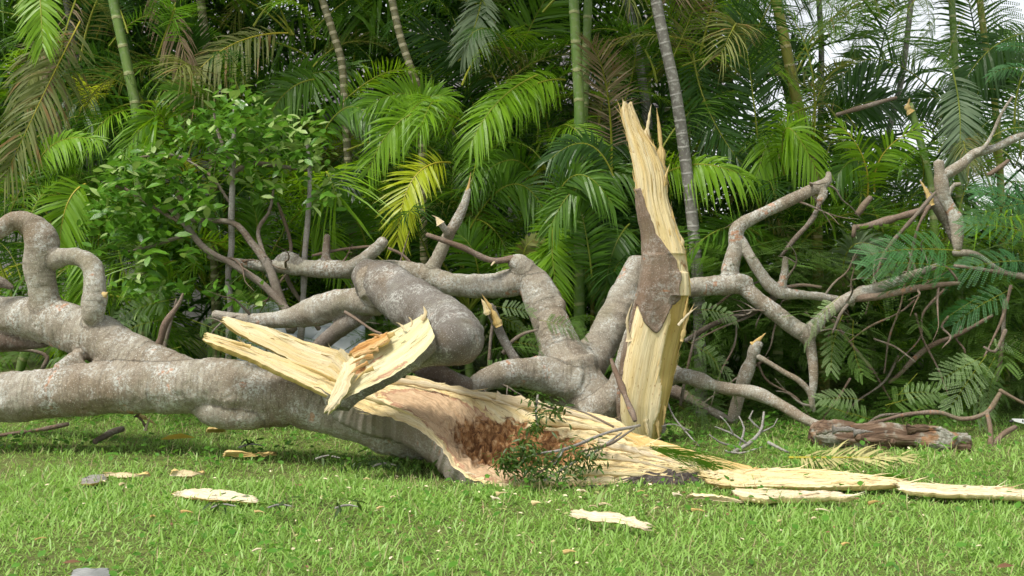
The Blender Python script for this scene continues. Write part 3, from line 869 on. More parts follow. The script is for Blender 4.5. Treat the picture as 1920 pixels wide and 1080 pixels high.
# loft of the upright slab : closed, prism-like section
stn = [(1190, 1232, 832), (1172, 1240, 812), (1161, 1246, 785), (1158, 1255, 745), (1162, 1265, 705), (1170, 1276, 655), (1182, 1287, 605), (1193, 1293, 562), (1202, 1292, 520), (1206, 1286, 482), (1206, 1278, 452), (1200, 1264, 412), (1195, 1251, 370), (1190, 1246, 325), (1180, 1226, 275), (1173, 1207, 245), (1168, 1196, 222), (1166, 1187, 200), (1168, 1184, 190)]
ctr = np.array([np.append(P((a + b) / 2, y, 5.95 - 0.00006 * max(0, 560 - y)), (b - a) / 2 * 5.95 / F) for a, b, y in stn])
NU = 380
Ss, ss = spline(ctr, n=NU)
nt = 176
th = np.arange(nt) / nt * 2 * np.pi
cx, dep = np.cos(th), np.sin(th)                       # dep < 0 faces the camera
k_ = (np.abs(cx) ** 3.2 + np.abs(dep) ** 3.2) ** (-1 / 3.2)
cx, dep = cx * k_, dep * k_
ridge = np.exp(-((th - 5.35) / 0.45) ** 2)             # the edge where the front face turns into the right face
U, TH = np.meshgrid(np.linspace(0, 1, NU), th, indexing='ij')
wid = Ss[:, 3][:, None]
dpt = np.minimum(wid * 0.62, 0.075) + 0.012
sp = np.stack([U * ss[-1] * 3.5, np.cos(TH) * 5.2, np.sin(TH) * 5.2], -1)
rough_side = np.clip((np.cos(TH) - 0.2) * 3, 0, 1) + np.clip((U - 0.5) * 4, 0, 1)
fibr = 0.0022 * fbm(sp, 91, 4) + (0.001 + 0.0045 * rough_side) * np.abs(fbm(sp * np.array([0.6, 3.6, 3.6]), 92, 4))
fibr -= 0.0028 * np.clip(rough_side, 0, 1) * np.round(2.4 * vnoise(sp * np.array([0.45, 2.2, 2.2]), 95))
mul = 1 + 0.12 * ridge[None] * (U < 0.5) - 0.55 * (np.exp(-((TH - 5.95) / 0.22) ** 2)) * np.exp(-((U - 0.33) / 0.05) ** 2)
jag = np.maximum(0, U - 0.9) / 0.1 * 0.06 * np.abs(vnoise(np.stack([np.cos(TH) * 6, np.sin(TH) * 6, TH * 0], -1), 97))
sx = Ss[:, 0][:, None] + (wid * mul - fibr) * cx[None]
sy = Ss[:, 1][:, None] + (dpt * mul - fibr) * dep[None] + (cx[None] * wid * 0.25) * (U < 0.55)
sz = Ss[:, 2][:, None] - jag - 0.02 * cx[None] * wid
fx0 = 960 + sx / sy * F
fy0 = HOR + (CAM_H - sz) / sy * F
rline = 1258 - (fy0 - 560) * 0.125 + 5 * vnoise(np.stack([fy0 * 0.03, fy0 * 0, fy0 * 0], -1), 94)
past = np.clip(fx0 - rline, 0, 60) * (fy0 > 555) * (np.sin(TH) < 0.1)
sy = sy + past / F * 5.95 * 0.75 + 0.006 * (past > 0) * np.abs(fbm(sp * np.array([0.8, 5, 5]), 93, 3))
VV = np.stack([sx, sy, sz], -1)
idx = np.arange(NU * nt).reshape(NU, nt)
Qs = np.stack([idx[:-1], np.roll(idx, -1, 1)[:-1], np.roll(idx, -1, 1)[1:], idx[1:]], -1).reshape(-1, 4)
Lw = np.stack([np.broadcast_to(ss[:, None], U.shape), np.cos(TH) * 0.09, np.sin(TH) * 0.09], -1).reshape(-1, 3)
hole = np.exp(-((TH - 5.95) / 0.25) ** 2) * np.exp(-((U - 0.33) / 0.05) ** 2)
hole2 = np.exp(-((TH - 5.6) / 0.35) ** 2) * np.exp(-((U - 0.52) / 0.03) ** 2)
top_c = np.vstack([VV.reshape(-1, 3), VV[-1].mean(0), VV[0].mean(0)])
tt = np.arange(nt)
Tc = np.vstack([np.stack([idx[-1], np.roll(idx[-1], -1), np.full(nt, NU * nt)], -1), np.stack([np.roll(idx[0], -1), idx[0], np.full(nt, NU * nt + 1)], -1)])
mi = (((past[:-1] > 0) | (np.cos(TH[:-1]) > 0.8) | (np.sin(TH[:-1]) > 0.2)) & (U[:-1] < 0.50)).astype(int).ravel()
o = obj('split_wood', top_c, [Qs, Tc], [M['wood'], M['wood_olive']], split, attrs={'loc3': np.vstack([Lw, Lw[-1:], Lw[:1]]), 'rot': np.append((hole * 1.0 + hole2 * 0.6).ravel(), [0, 0]), 'heart': np.append((hole * 0.6).ravel(), [0, 0])}, mat_idx=np.append(mi, np.zeros(2 * nt, int)))
sliver_mesh(VV, VV - np.stack([Ss[:, 0][:, None] + 0 * U, Ss[:, 1][:, None] + 0 * U, VV[..., 2]], -1), nrm(np.gradient(VV, axis=0)), 240, M['wood_yellow'], split, 96, ok=(np.cos(TH) > 0.2) | (U > 0.6))
# its remaining bark, a thin proud shell
poly = [(1200, 352), (1209, 375), (1219, 410), (1232, 440), (1251, 466), (1268, 488), (1276, 520), (1272, 556), (1262, 578), (1247, 600), (1231, 626), (1222, 620), (1208, 604), (1200, 577), (1190, 566), (1150, 570), (1150, 352)]
FX = 960 + VV[..., 0] / VV[..., 1] * F
FY = HOR + (CAM_H - VV[..., 2]) / VV[..., 1] * F
wob = 2.5 * fbm(np.stack([FX * 0.10, FY * 0.05, FX * 0], -1), 99, 4)
ins = np.zeros(FX.shape, bool)
dist = np.full(FX.shape, 1e9)
for a, b in zip(poly, poly[1:] + poly[:1]):
    cond = ((a[1] > FY + wob) != (b[1] > FY + wob)) & (FX + wob < (b[0] - a[0]) * (FY + wob - a[1]) / (b[1] - a[1] + 1e-9) + a[0])
    ins ^= cond
    ex_, ey_ = b[0] - a[0], b[1] - a[1]
    tq = np.clip(((FX + wob - a[0]) * ex_ + (FY + wob - a[1]) * ey_) / (ex_ * ex_ + ey_ * ey_), 0, 1)
    dist = np.minimum(dist, np.hypot(FX + wob - a[0] - tq * ex_, FY + wob - a[1] - tq * ey_))
sdf = np.where(ins, dist, -dist)
sdf = np.where(np.sin(TH) < 0.45, sdf, -20)
sdl = np.minimum.reduce([(-np.cos(TH) - 0.90) * 60 + 1.5 * fbm(np.stack([FY * 0.05, FY * 0, FY * 0], -1), 97, 3), FY - 362, 800 - FY])
sdb = np.minimum.reduce([(np.sin(TH) - 0.25) * 50, (0.3 - np.cos(TH)) * 50, FY - 362])
sdf = np.maximum.reduce([sdf, sdl, sdb])
fq = (sdf > -9).reshape(-1)[Qs].all(1)
cent = np.stack([Ss[:, 0][:, None] + 0 * U, Ss[:, 1][:, None] + 0 * U, VV[..., 2]], -1)
outw = nrm(VV - cent)
rise = np.clip((sdf + 1.2) / 2.4, 0, 1)
lip = 0.004 * np.exp(-((sdf - 3) / 3.0) ** 2)          # torn edge curls up a little
VB = (VV + outw * (-0.006 + rise * (0.014 + 0.003 * fbm(VV * 14, 98, 3)) + lip)[..., None]).reshape(-1, 3)
u_, inv = np.unique(Qs[fq], return_inverse=True)
bo = obj('bark', VB[u_], [inv.reshape(-1, 4)], M['bark_slab'], split, attrs={'loc3': Lw[u_]})
for k, (pts, w, m) in enumerate([([(1207, 300, 5.94), (1212, 255, 5.94), (1221, 196, 5.95)], 17, 'wood'), ([(1236, 372, 5.95), (1240, 300, 5.96), (1237, 250, 5.97), (1231, 202, 5.98)], 22, 'wood_yellow'), ([(1238, 370, 5.9), (1247, 335, 5.9), (1256, 307, 5.9)], 11, 'wood_yellow'),
                                 ([(1176, 235, 5.93), (1172, 210, 5.93), (1168, 186, 5.93)], 12, 'wood'), ([(1186, 240, 5.93), (1184, 215, 5.93), (1186, 192, 5.93)], 10, 'wood_cream'), ([(1278, 640, 5.9), (1288, 600, 5.88), (1302, 568, 5.87)], 8, 'wood_yellow'),
                                 ([(1282, 625, 5.9), (1284, 590, 5.88), (1291, 552, 5.87)], 8, 'wood_yellow'), ([(1272, 610, 5.88), (1292, 588, 5.87), (1309, 574, 5.86)], 6, 'wood_cream'), ([(1225, 760, 5.9), (1232, 795, 5.89), (1236, 825, 5.89)], 16, 'wood_yellow'),
                                 ([(1205, 770, 5.88), (1212, 800, 5.87), (1218, 828, 5.87)], 20, 'wood'), ([(1240, 740, 5.92), (1246, 770, 5.9), (1243, 800, 5.9)], 9, 'wood_yellow'), ([(1268, 470, 5.92), (1280, 455, 5.9), (1276, 440, 5.9)], 10, 'wood'), ([(1180, 640, 5.86), (1176, 600, 5.85), (1186, 566, 5.85)], 8, 'wood_cream')]):
    shard('splinter', pts, w, M[m], split, 0.55, 110 + k, 20)

# ---- 4. the limb system reaching out to the right behind the slab
rb = thing('forked_branch', 'long crooked grey branch forking out behind the upright slab', 'branch', (1.3, 6.5, 0))
bark_system(rb, [
    ('limb', [(1240, 545, 6.45, 17), (1295, 541, 6.45, 19), (1345, 537, 6.45, 20), (1390, 532, 6.45, 21), (1405, 535, 6.45, 17)]),
    ('limb', [(1365, 535, 6.46, 18), (1368, 500, 6.48, 18), (1378, 455, 6.5, 15), (1383, 427, 6.5, 15), (1420, 405, 6.52, 12), (1480, 376, 6.55, 12), (1530, 350, 6.58, 12), (1552, 338, 6.6, 9), (1553, 322, 6.6, 5)]),
    ('branch_stub', [(1535, 350, 6.58, 9), (1545, 365, 6.57, 9), (1535, 378, 6.56, 8)]),
    ('limb', [(1392, 535, 6.45, 18), (1422, 562, 6.42, 17), (1470, 600, 6.4, 17), (1512, 630, 6.38, 17)]),
    ('branch', [(1510, 632, 6.38, 15), (1540, 596, 6.4, 13), (1580, 566, 6.44, 13), (1630, 546, 6.5, 12), (1700, 520, 6.55, 9), (1760, 498, 6.6, 6)]),
    ('branch', [(1600, 560, 6.45, 8), (1640, 556, 6.45, 8), (1720, 540, 6.45, 7), (1800, 530, 6.45, 5)], M['bark_brown']),
    ('branch', [(1515, 635, 6.38, 13), (1522, 665, 6.38, 11), (1526, 710, 6.36, 9), (1523, 750, 6.36, 6), (1526, 772, 6.36, 5)]),
    ('limb', [(1388, 450, 6.5, 11), (1418, 500, 6.46, 12), (1455, 545, 6.44, 13), (1500, 552, 6.46, 10), (1560, 560, 6.5, 8), (1600, 570, 6.55, 6)]),
    ('branch_stub', [(1466, 540, 6.44, 9), (1472, 510, 6.43, 8), (1473, 482, 6.42, 6)]),
    ('branch', [(1455, 550, 6.46, 9), (1440, 570, 6.5, 7), (1390, 590, 6.55, 6), (1340, 607, 6.6, 6), (1285, 640, 6.65, 6)], M['bark_dark']),
], M['bark'], voxel=0.0075, seed=71)
twig('twig', [(1540, 375, 6.56, 6), (1525, 410, 6.56, 5), (1490, 450, 6.56, 5), (1465, 480, 6.56, 3)], M['bark_dark'], rb, seed=72)
twig('twig', [(1470, 540, 6.5, 4), (1500, 535, 6.5, 3), (1540, 540, 6.5, 3)], M['bark_brown'], rb, seed=73)



def side_twigs(root, pts, n_, seed, lo=0.12, hi=0.42, mat='twig', droop=0.25):
    g_ = np.random.default_rng(seed)
    S_, s_ = spline(chain(pts), n=60)
    for i in range(n_):
        k = g_.integers(6, 59)
        p0, r0 = S_[k, :3], min(S_[k, 3] * 0.55, 0.008)
        d = nrm(np.array([g_.normal(0, 1), g_.normal(0, 0.5), g_.normal(0.25, 0.9)]))
        ln = g_.uniform(lo, hi)
        rows, p_ = [np.append(p0, r0)], p0
        for q in range(4):
            d = nrm(d + g_.normal(0, 0.28, 3) - np.array([0, 0, droop * 0.5]))
            p_ = p_ + d * ln / 4
            rows.append(np.append(p_, r0 * (1 - 0.22 * (q + 1))))
        twig('twig', np.array(rows), M[mat], root, nseg=5, world=True, seed=seed + i)
        if g_.random() < 0.6:
            b = rows[2][:3]
            e = nrm(d + g_.normal(0, 0.7, 3))
            twig('twig', np.array([np.append(b, r0 * 0.5), np.append(b + e * ln * 0.2, r0 * 0.4), np.append(b + e * ln * 0.45 + np.array([0, 0, -0.02]), r0 * 0.2)]), M[mat], root, nseg=5, world=True, seed=seed + i + 50)


side_twigs(rb, [(1420, 405, 6.52, 12), (1480, 376, 6.55, 12), (1552, 338, 6.6, 9)], 5, 2001)
side_twigs(rb, [(1392, 535, 6.45, 18), (1470, 600, 6.4, 17), (1512, 630, 6.38, 17), (1526, 710, 6.36, 9), (1526, 772, 6.36, 5)], 7, 2101)
side_twigs(rb, [(1540, 596, 6.4, 13), (1630, 546, 6.5, 12), (1760, 498, 6.6, 6)], 7, 2201)
side_twigs(rb, [(1640, 556, 6.45, 8), (1720, 540, 6.45, 7), (1800, 530, 6.45, 5)], 6, 2301, mat='bark_brown')
side_twigs(rb, [(1418, 500, 6.46, 12), (1500, 552, 6.46, 10), (1600, 570, 6.55, 6)], 6, 2401)
side_twigs(split, [(780, 513, 6.5, 20), (600, 504, 6.54, 18), (520, 501, 6.56, 13), (390, 480, 6.62, 6)], 10, 2501, mat='bark_brown')
side_twigs(limb, [(590, 580, 6.1, 20), (540, 597, 6.15, 20), (400, 590, 6.25, 10)], 6, 2601)
side_twigs(split, [(945, 702, 5.92, 20), (895, 720, 5.85, 20), (868, 742, 5.8, 13)], 4, 2701, 0.1, 0.25)

# ---- 5. other loose limbs and sticks, one by one
STICK = 'sticks and branches torn off around the fallen tree'


def stick(name, label, pts, mat, cat='branch', tip=None, extra=(), nseg=9, seed=1, twigs=()):
    A = chain(pts)
    r = thing(name, label, cat, (A[0][0], A[0][1], 0), STICK)
    twig('stem', pts, mat, r, nseg=nseg, seed=seed, step=0.02, rough=0.22)
    for k, e in enumerate(extra):
        twig('side_branch', e, mat, r, nseg=max(5, nseg - 2), seed=seed + 3 + k, step=0.025, rough=0.2)
    for k, tp in enumerate(tip or ()):
        shard('broken_end', tp[0], tp[1], M[tp[2]], r, 0.8, seed + 20 + k)
    return r


stick('low_branch', 'long lichen-spotted branch sloping down to the rotten log', [(1240, 700, 6.2, 19), (1275, 708, 6.18, 17), (1330, 720, 6.12, 13), (1400, 736, 6.05, 12), (1460, 762, 5.98, 11), (1500, 785, 5.92, 10), (1545, 806, 5.86, 9)], M['bark'], nseg=14, seed=201)
stick('snapped_branch', 'short upright broken stick with orange tip right of the slab', [(1372, 790, 6.5, 12), (1388, 735, 6.48, 12), (1400, 690, 6.46, 12), (1413, 655, 6.44, 10), (1424, 640, 6.43, 8)], M['bark'], tip=[([(1412, 648, 6.43), (1424, 636, 6.42), (1436, 624, 6.42)], 14, 'wood_yellow')], extra=[[(1405, 660, 6.45, 6), (1440, 680, 6.4, 6), (1470, 698, 6.38, 6), (1500, 712, 6.36, 6), (1520, 735, 6.36, 5), (1524, 765, 6.36, 4)]], nseg=12, seed=211)
stick('dark_branch', 'dark brown branch lying under the sloping lichen-spotted branch', [(1260, 735, 6.5, 11), (1310, 750, 6.45, 10), (1345, 775, 6.4, 8), (1370, 790, 6.38, 6)], M['bark_dark'], nseg=10, seed=221)
stick('snapped_branch', 'pale snapped stake leaning behind the bulging limb', [(975, 690, 6.0, 9), (955, 650, 6.0, 9), (935, 610, 5.99, 9), (918, 575, 5.98, 9)], M['bark_grey'], tip=[([(936, 612, 5.96), (920, 578, 5.95), (903, 551, 5.95)], 15, 'wood_yellow'), ([(915, 590, 5.94), (908, 570, 5.94), (902, 560, 5.94)], 12, 'wood')], nseg=10, seed=231)
stick('hanging_branch', 'crooked bare branch hanging upright at the far right among feathery leaves', [(1765, 305, 6.7, 10), (1770, 340, 6.7, 12), (1778, 385, 6.7, 13), (1790, 430, 6.68, 11), (1796, 470, 6.66, 7)], M['bark'], extra=[[(1770, 335, 6.7, 9), (1800, 315, 6.7, 9), (1830, 287, 6.72, 9), (1870, 272, 6.74, 7), (1940, 250, 6.76, 6)], [(1830, 290, 6.7, 6), (1850, 270, 6.7, 4), (1880, 210, 6.7, 3), (1900, 180, 6.7, 2)], [(1775, 380, 6.7, 5), (1788, 348, 6.68, 4), (1800, 345, 6.66, 3)], [(1790, 470, 6.66, 7), (1830, 478, 6.66, 6), (1880, 510, 6.66, 5), (1935, 520, 6.66, 6)]], nseg=12, seed=241)
stick('snapped_branch', 'broken limb end with long pale tear beside the hanging branch', [(1790, 455, 6.75, 9), (1770, 410, 6.74, 9), (1752, 380, 6.72, 8), (1740, 365, 6.72, 6)], M['bark_dark'], tip=[([(1748, 385, 6.68), (1738, 360, 6.68), (1725, 338, 6.68)], 15, 'wood_yellow')], nseg=10, seed=251)
stick('snapped_branch', 'bare side branch with short stubs pointing left below the snapped palm', [(1755, 385, 6.8, 5), (1720, 398, 6.8, 6), (1670, 410, 6.8, 7), (1620, 422, 6.8, 7), (1600, 425, 6.8, 5)], M['bark_brown'], extra=[[(1605, 424, 6.8, 5), (1602, 445, 6.8, 4)], [(1605, 405, 6.8, 6), (1620, 385, 6.8, 6), (1632, 372, 6.8, 5)]], nseg=9, seed=261)
stick('fallen_branch', 'thin brown branch reaching across above the log to bottom right', [(1590, 805, 5.9, 3), (1640, 795, 5.95, 4), (1700, 778, 6.0, 4), (1760, 776, 6.0, 5), (1800, 785, 6.0, 5), (1850, 770, 6.0, 5), (1875, 735, 6.0, 4)], M['bark_brown'], extra=[[(1850, 770, 6.0, 5), (1856, 800, 5.95, 5), (1856, 845, 5.9, 5)], [(1856, 842, 5.9, 4), (1880, 815, 5.95, 5), (1905, 800, 6.0, 5)], [(1876, 732, 6.0, 4), (1900, 745, 6.0, 3), (1930, 760, 6.0, 3)]], nseg=8, seed=271)
stick('dead_branch', 'leafless brown stick crossing the dark thicket above the log', [(1665, 715, 6.7, 4), (1700, 690, 6.7, 5), (1740, 655, 6.7, 5), (1800, 625, 6.7, 4), (1860, 590, 6.7, 3)], M['bark_brown'], nseg=7, seed=281)
for k, (lab, pts) in enumerate([
    ('thin hanging stem dangling in front of the bluish feathery leaves', [(1755, 360, 6.6, 3), (1700, 420, 6.6, 4), (1660, 470, 6.6, 3), (1640, 520, 6.6, 3), (1630, 560, 6.6, 2), (1622, 590, 6.6, 2)]),
    ('long thin vine curving down from the bare side branch', [(1745, 385, 6.65, 3), (1720, 430, 6.65, 3), (1700, 520, 6.65, 3), (1690, 570, 6.65, 2), (1665, 640, 6.65, 2), (1658, 700, 6.65, 2)]),
    ('thin bent twig hanging near the far right edge by the pale leaves', [(1895, 535, 6.4, 3), (1880, 590, 6.4, 3), (1860, 640, 6.4, 2), (1845, 670, 6.4, 2)]),
    ('pale peeled stick standing at the far right edge', [(1882, 560, 6.5, 3), (1880, 620, 6.5, 4), (1876, 680, 6.5, 4), (1868, 715, 6.5, 3)]),
    ('slanting dead stick left of the log in the thicket', [(1560, 600, 6.7, 3), (1600, 650, 6.7, 3), (1640, 700, 6.7, 3), (1670, 750, 6.7, 2)]),
    ('brown stick slanting behind the left splinters below the shrub', [(275, 665, 6.1, 7), (300, 645, 6.1, 7), (315, 605, 6.1, 6), (335, 565, 6.1, 4), (342, 550, 6.1, 2)]),
    ('thin curved stick behind the left trunk bend', [(0, 655, 6.2, 4), (50, 655, 6.2, 4), (90, 668, 6.2, 4), (82, 690, 6.2, 4)]),
    ('reddish thin stem arching over the torn limb end', [(645, 585, 5.9, 3), (670, 600, 5.85, 3), (700, 620, 5.8, 3), (715, 626, 5.75, 2)]),
    ('brown curled stem beneath the bulging limb', [(805, 672, 5.7, 3), (830, 685, 5.7, 4), (848, 705, 5.68, 4), (846, 725, 5.66, 4)]),
    ('short dark twig behind the pale snapped stake', [(945, 660, 6.05, 5), (960, 640, 6.05, 4), (985, 625, 6.05, 3), (1010, 618, 6.05, 2)]),
    ('broken stem leaning against the base of the upright slab', [(1146, 675, 5.78, 3), (1155, 705, 5.72, 6), (1170, 745, 5.62, 6), (1190, 790, 5.5, 5)]),
    ('dry stick lying in the grass under the trunk at far left', [(-20, 818, 5.9, 4), (30, 812, 5.9, 3), (80, 805, 5.95, 4), (130, 795, 6.0, 4)]),
    ('grey branch lying in the dark gap under the trunk', [(180, 825, 5.7, 6), (210, 812, 5.8, 7), (235, 805, 5.85, 5)]),
    ('thin bare stem crossing above the central limb on the left', [(585, 480, 6.6, 3), (640, 468, 6.6, 3), (705, 460, 6.6, 2)]),
    ('dark arching twig beside the stubby limb knob', [(730, 465, 6.6, 3), (755, 478, 6.6, 3), (775, 500, 6.6, 3)]),
    ('bare stem rising past the sky gap at upper right', [(1570, 215, 7.2, 4), (1620, 200, 7.2, 5), (1680, 185, 7.2, 4)]),
    ('snapped stick with pale end pointing to the right edge', [(1850, 330, 6.9, 4), (1872, 315, 6.9, 5), (1892, 298, 6.9, 4)]),
]):
    stick('twig', lab, pts, M['bark_brown'] if k % 3 else M['twig'], 'twig', nseg=7, seed=300 + k * 7)
gt = random.Random(5)
for k in range(16):
    x0, y0 = gt.uniform(1330, 1900), gt.uniform(520, 720)
    a = gt.uniform(0.5, 2.7)
    ln = gt.uniform(60, 190)
    dx, dy = math.cos(a) * ln, math.sin(a) * ln
    y1 = min(y0 + dy, 815)
    Yt = gt.uniform(6.45, 6.75)
    stick('thin_stem', 'thin bare stem tangled in the dark feathery undergrowth right of the slab', [(x0, y0, Yt, 2.4), (x0 + dx * .33 + gt.uniform(-14, 14), y0 + (y1 - y0) * .33, Yt, 2.4), (x0 + dx * .66 + gt.uniform(-14, 14), y0 + (y1 - y0) * .66, Yt - .03, 2.0), (x0 + dx, y1, Yt - .05, 1.2)], M['bark_brown'] if k % 2 else M['twig'], 'twig', nseg=5, seed=3000 + k * 11)
# the small bits of wood just under the trunk
r = thing('wood_scrap', 'orange splintered scraps in the gap under the trunk', 'wood scrap', G(280, 812))
shard('splinter', [(272, 808, 5.9), (278, 790, 5.9), (284, 776, 5.9)], 7, M['wood_cream'], r, 0.6, 1)
shard('splinter', [(262, 778, 5.95), (276, 786, 5.95), (293, 796, 5.95)], 9, M['wood_yellow'], r, 0.6, 2)
shard('bark_flake', [(258, 776, 6.0), (266, 788, 6.0), (276, 806, 6.0)], 14, M['bark_brown'], r, 0.4, 3)

# ---- 6. long slabs of split wood lying on the lawn
sp1 = thing('wood_slab', 'thin olive-edged splinter running down from the split trunk to the grass', 'wood slab', G(1250, 880))
loft('split_wood', [P(1165, 818, 5.25), P(1230, 850, 5.15), P(1300, 873, 5.05), P(1370, 893, 4.98), P(1450, 905, 4.93)], [P(1168, 806, 5.30), P(1240, 826, 5.24), P(1330, 853, 5.16), P(1400, 872, 5.1), P(1470, 885, 5.05)], [M['wood_yellow'], M['wood']], sp1, 0.02, 0.04, 0.12, 0.006, 0.005, nu=120, nv=30, seed=61, back_name='underside')
sp2 = thing('wood_slab', 'broad cream plank of split wood lying on the grass right of the trunk', 'wood slab', G(1500, 905))
loft('split_wood', [G(1300, 902, .04), G(1370, 912, .035), G(1440, 912, .04), G(1530, 914, .04), G(1610, 912, .035), G(1715, 909, .035)], [G(1300, 880, .085), G(1380, 880, .075), G(1430, 878, .07), G(1500, 878, .07), G(1570, 883, .065), G(1715, 900, .05)], [M['wood'], M['wood_yellow']], sp2, 0.02, 0.15, 0.10, 0.008, 0.004, nu=160, nv=50, seed=62, step=0.005, back_name='underside', slivers=70)
shard('splinter', [(1400, 886, 5.1), (1450, 880, 5.1), (1486, 871, 5.1)], 8, M['wood'], sp2, 0.6, 9)
shard('splinter', [(1420, 900, 5.0), (1500, 893, 4.98), (1580, 898, 4.95)], 9, M['wood_cream'], sp2, 0.5, 10)
sp3 = thing('wood_slab', 'narrow cream strip lying in front of the broad plank', 'wood slab', G(1490, 925))
loft('split_wood', [G(1366, 926, .045), G(1430, 936, .045), G(1510, 933, .045), G(1560, 933, .045), G(1612, 936, .04)], [G(1372, 914, .055), G(1430, 917, .06), G(1510, 919, .06), G(1560, 920, .055), G(1605, 930, .05)], [M['wood_cream'], M['wood']], sp3, 0.02, 0.1, 0.1, 0.012, 0.005, nu=120, nv=30, seed=63, step=0.003, back_name='underside', slivers=14)
sp4 = thing('wood_slab', 'long cream strip of wood running off the right edge', 'wood slab', G(1810, 920))
loft('split_wood', [G(1680, 918, .035), G(1770, 927, .035), G(1850, 929, .035), G(1920, 932, .035), G(1990, 936, .035)], [G(1680, 901, .05), G(1770, 907, .05), G(1860, 911, .05), G(1925, 918, .045), G(1990, 926, .04)], [M['wood_cream'], M['wood']], sp4, 0.022, 0.06, 0.1, 0.010, 0.005, nu=140, nv=36, seed=64, step=0.004, back_name='underside', slivers=30)
sp5 = thing('wood_slab', 'small cream strip left of the narrow strip in the grass', 'wood slab', G(1340, 934))
loft('split_wood', [G(1283, 934, .02), G(1320, 938, .025), G(1360, 941, .025), G(1398, 945, .02)], [G(1288, 927, .04), G(1320, 929, .045), G(1360, 931, .045), G(1395, 939, .03)], [M['wood_cream'], M['wood']], sp5, 0.012, 0.1, 0.1, 0.008, 0.004, nu=80, nv=24, seed=65, back_name='underside')
CH = 'wood chips scattered on the lawn'


def chip(label, lo, up, mat, seed, cat='wood chip'):
    lo, up = [p + np.array([0, 0, 0.003]) for p in lo], [p + np.array([0, 0, 0.003]) for p in up]
    r = thing('wood_chip', label, cat, lo[len(lo) // 2] * np.array([1, 1, 0]), CH)
    loft('chip', lo, up, [mat, M['wood_yellow']], r, 0.012, 0.12, 0.15, 0.008, 0.0025, nu=80, nv=24, seed=seed, back_name='underside')
    return r


chip('large whitish chip of wood lying alone in the front lawn', [G(1060, 968, .025), G(1110, 980, .03), G(1160, 985, .03), G(1200, 995, .03), G(1232, 998, .025)], [G(1066, 952, .055), G(1110, 956, .065), G(1160, 962, .065), G(1205, 974, .06), G(1230, 990, .04)], M['wood_cream'], 401)
chip('long cream chip with leaves on it in the left lawn', [G(318, 931, .02), G(370, 937, .03), G(420, 940, .03), G(495, 946, .02)], [G(322, 921, .045), G(370, 917, .055), G(420, 919, .05), G(490, 934, .04)], M['wood_cream'], 402)
chip('narrow cream sliver with a grey end in the left lawn', [G(190, 897, .02), G(230, 897, .025), G(285, 896, .02)], [G(192, 886, .045), G(230, 886, .045), G(285, 891, .035)], M['wood_cream'], 403)
chip('short cream sliver beside the narrow one behind the long chip', [G(315, 894, .02), G(350, 895, .025), G(388, 893, .02)], [G(320, 885, .045), G(350, 881, .05), G(386, 888, .035)], M['wood_cream'], 404)
chip('straight brown strip of wood in the shadow under the trunk', [G(415, 858, .02), G(470, 859, .025), G(522, 857, .02)], [G(418, 849, .05), G(470, 848, .05), G(520, 848, .045)], M['wood_yellow'], 405)
chip('small pale strip under the bend of the trunk', [G(385, 812, .02), G(405, 813, .02), G(425, 811, .02)], [G(387, 806, .05), G(405, 805, .05), G(424, 805, .045)], M['wood_yellow'], 406)
chip('grey bark flake at the end of the narrow sliver', [G(148, 909, .02), G(175, 908, .03), G(205, 900, .02)], [G(150, 899, .03), G(175, 891, .035), G(203, 889, .03)], M['twig_grey'], 407, 'bark flake')
gc = random.Random(8)
for k in range(26):
    x, y = gc.uniform(60, 1880), gc.uniform(870, 1040)
    if k % 2:
        x, y = gc.gauss(1050, 260), gc.uniform(915, 975)
    a = gc.uniform(-0.5, 0.5)
    ln = gc.uniform(8, 26)
    c0, c1 = G(x, y, 0.035), G(x + ln, y + a * ln * 0.5, 0.04)
    o = shard('wood_splinter', [c0, (c0 + c1) / 2 + np.array([0, 0, 0.004]), c1], gc.uniform(4, 8), M[gc.choice(['wood_cream', 'wood', 'wood_yellow'])], None, 0.6, 3300 + k, 8)
    tag(o, 'tiny pale splinter of wood dropped in the lawn', 'splinter', 'tiny splinters dropped in the lawn')
st = thing('stone', 'flat grey stone at the bottom edge on the left', 'stone', G(170, 1074))
loft('stone_top', [G(128, 1086, .02), G(165, 1092, .02), G(212, 1080, .02)], [G(134, 1067, .035), G(165, 1064, .04), G(206, 1065, .035)], [M['stone'], M['stone']], st, 0.02, 0.1, 0.1, 0.006, 0.003, nu=50, nv=24, seed=408, back_name='stone_underside')

# ---- 7. the rotten log
log = thing('rotten_log', 'short rotten log with peeling bark lying at the edge of the lawn', 'log', G(1670, 848))
A = np.array([np.append(P(1520, 815, 5.85), 0.030), np.append(P(1545, 820, 5.82), 0.055), np.append(P(1600, 826, 5.78), 0.062), np.append(P(1680, 828, 5.76), 0.064), np.append(P(1750, 832, 5.74), 0.056), np.append(P(1800, 835, 5.73), 0.044), np.append(P(1815, 836, 5.73), 0.040)])
S, s = spline(A, n=150)
C, R = S[:, :3] + np.array([0, 0, 0.012]), S[:, 3]
V, Q, T3, L = tube(C, R, 44, s, 0.15)
d = 0.016 * fbm(L * np.array([9, 24, 24]), 5, 4) + 0.012 * np.abs(fbm(L * np.array([3, 60, 60]), 6, 3))
hol_ = np.exp(-((L[:, 0] - 0.42) / 0.055) ** 2) * np.exp(-((V[:, 2] - (CAM_H - (842 - HOR) / F * 5.74)) / 0.013) ** 2) * (V[:, 1] < 5.76)
cc = np.vstack([np.repeat(C, 44, 0), C[:1], C[-1:]])
V = V + nrm(V - cc) * (d - 0.045 * hol_)[:, None]
obj('bark', V, [Q, T3], M['log'], log, attrs={'loc3': L})
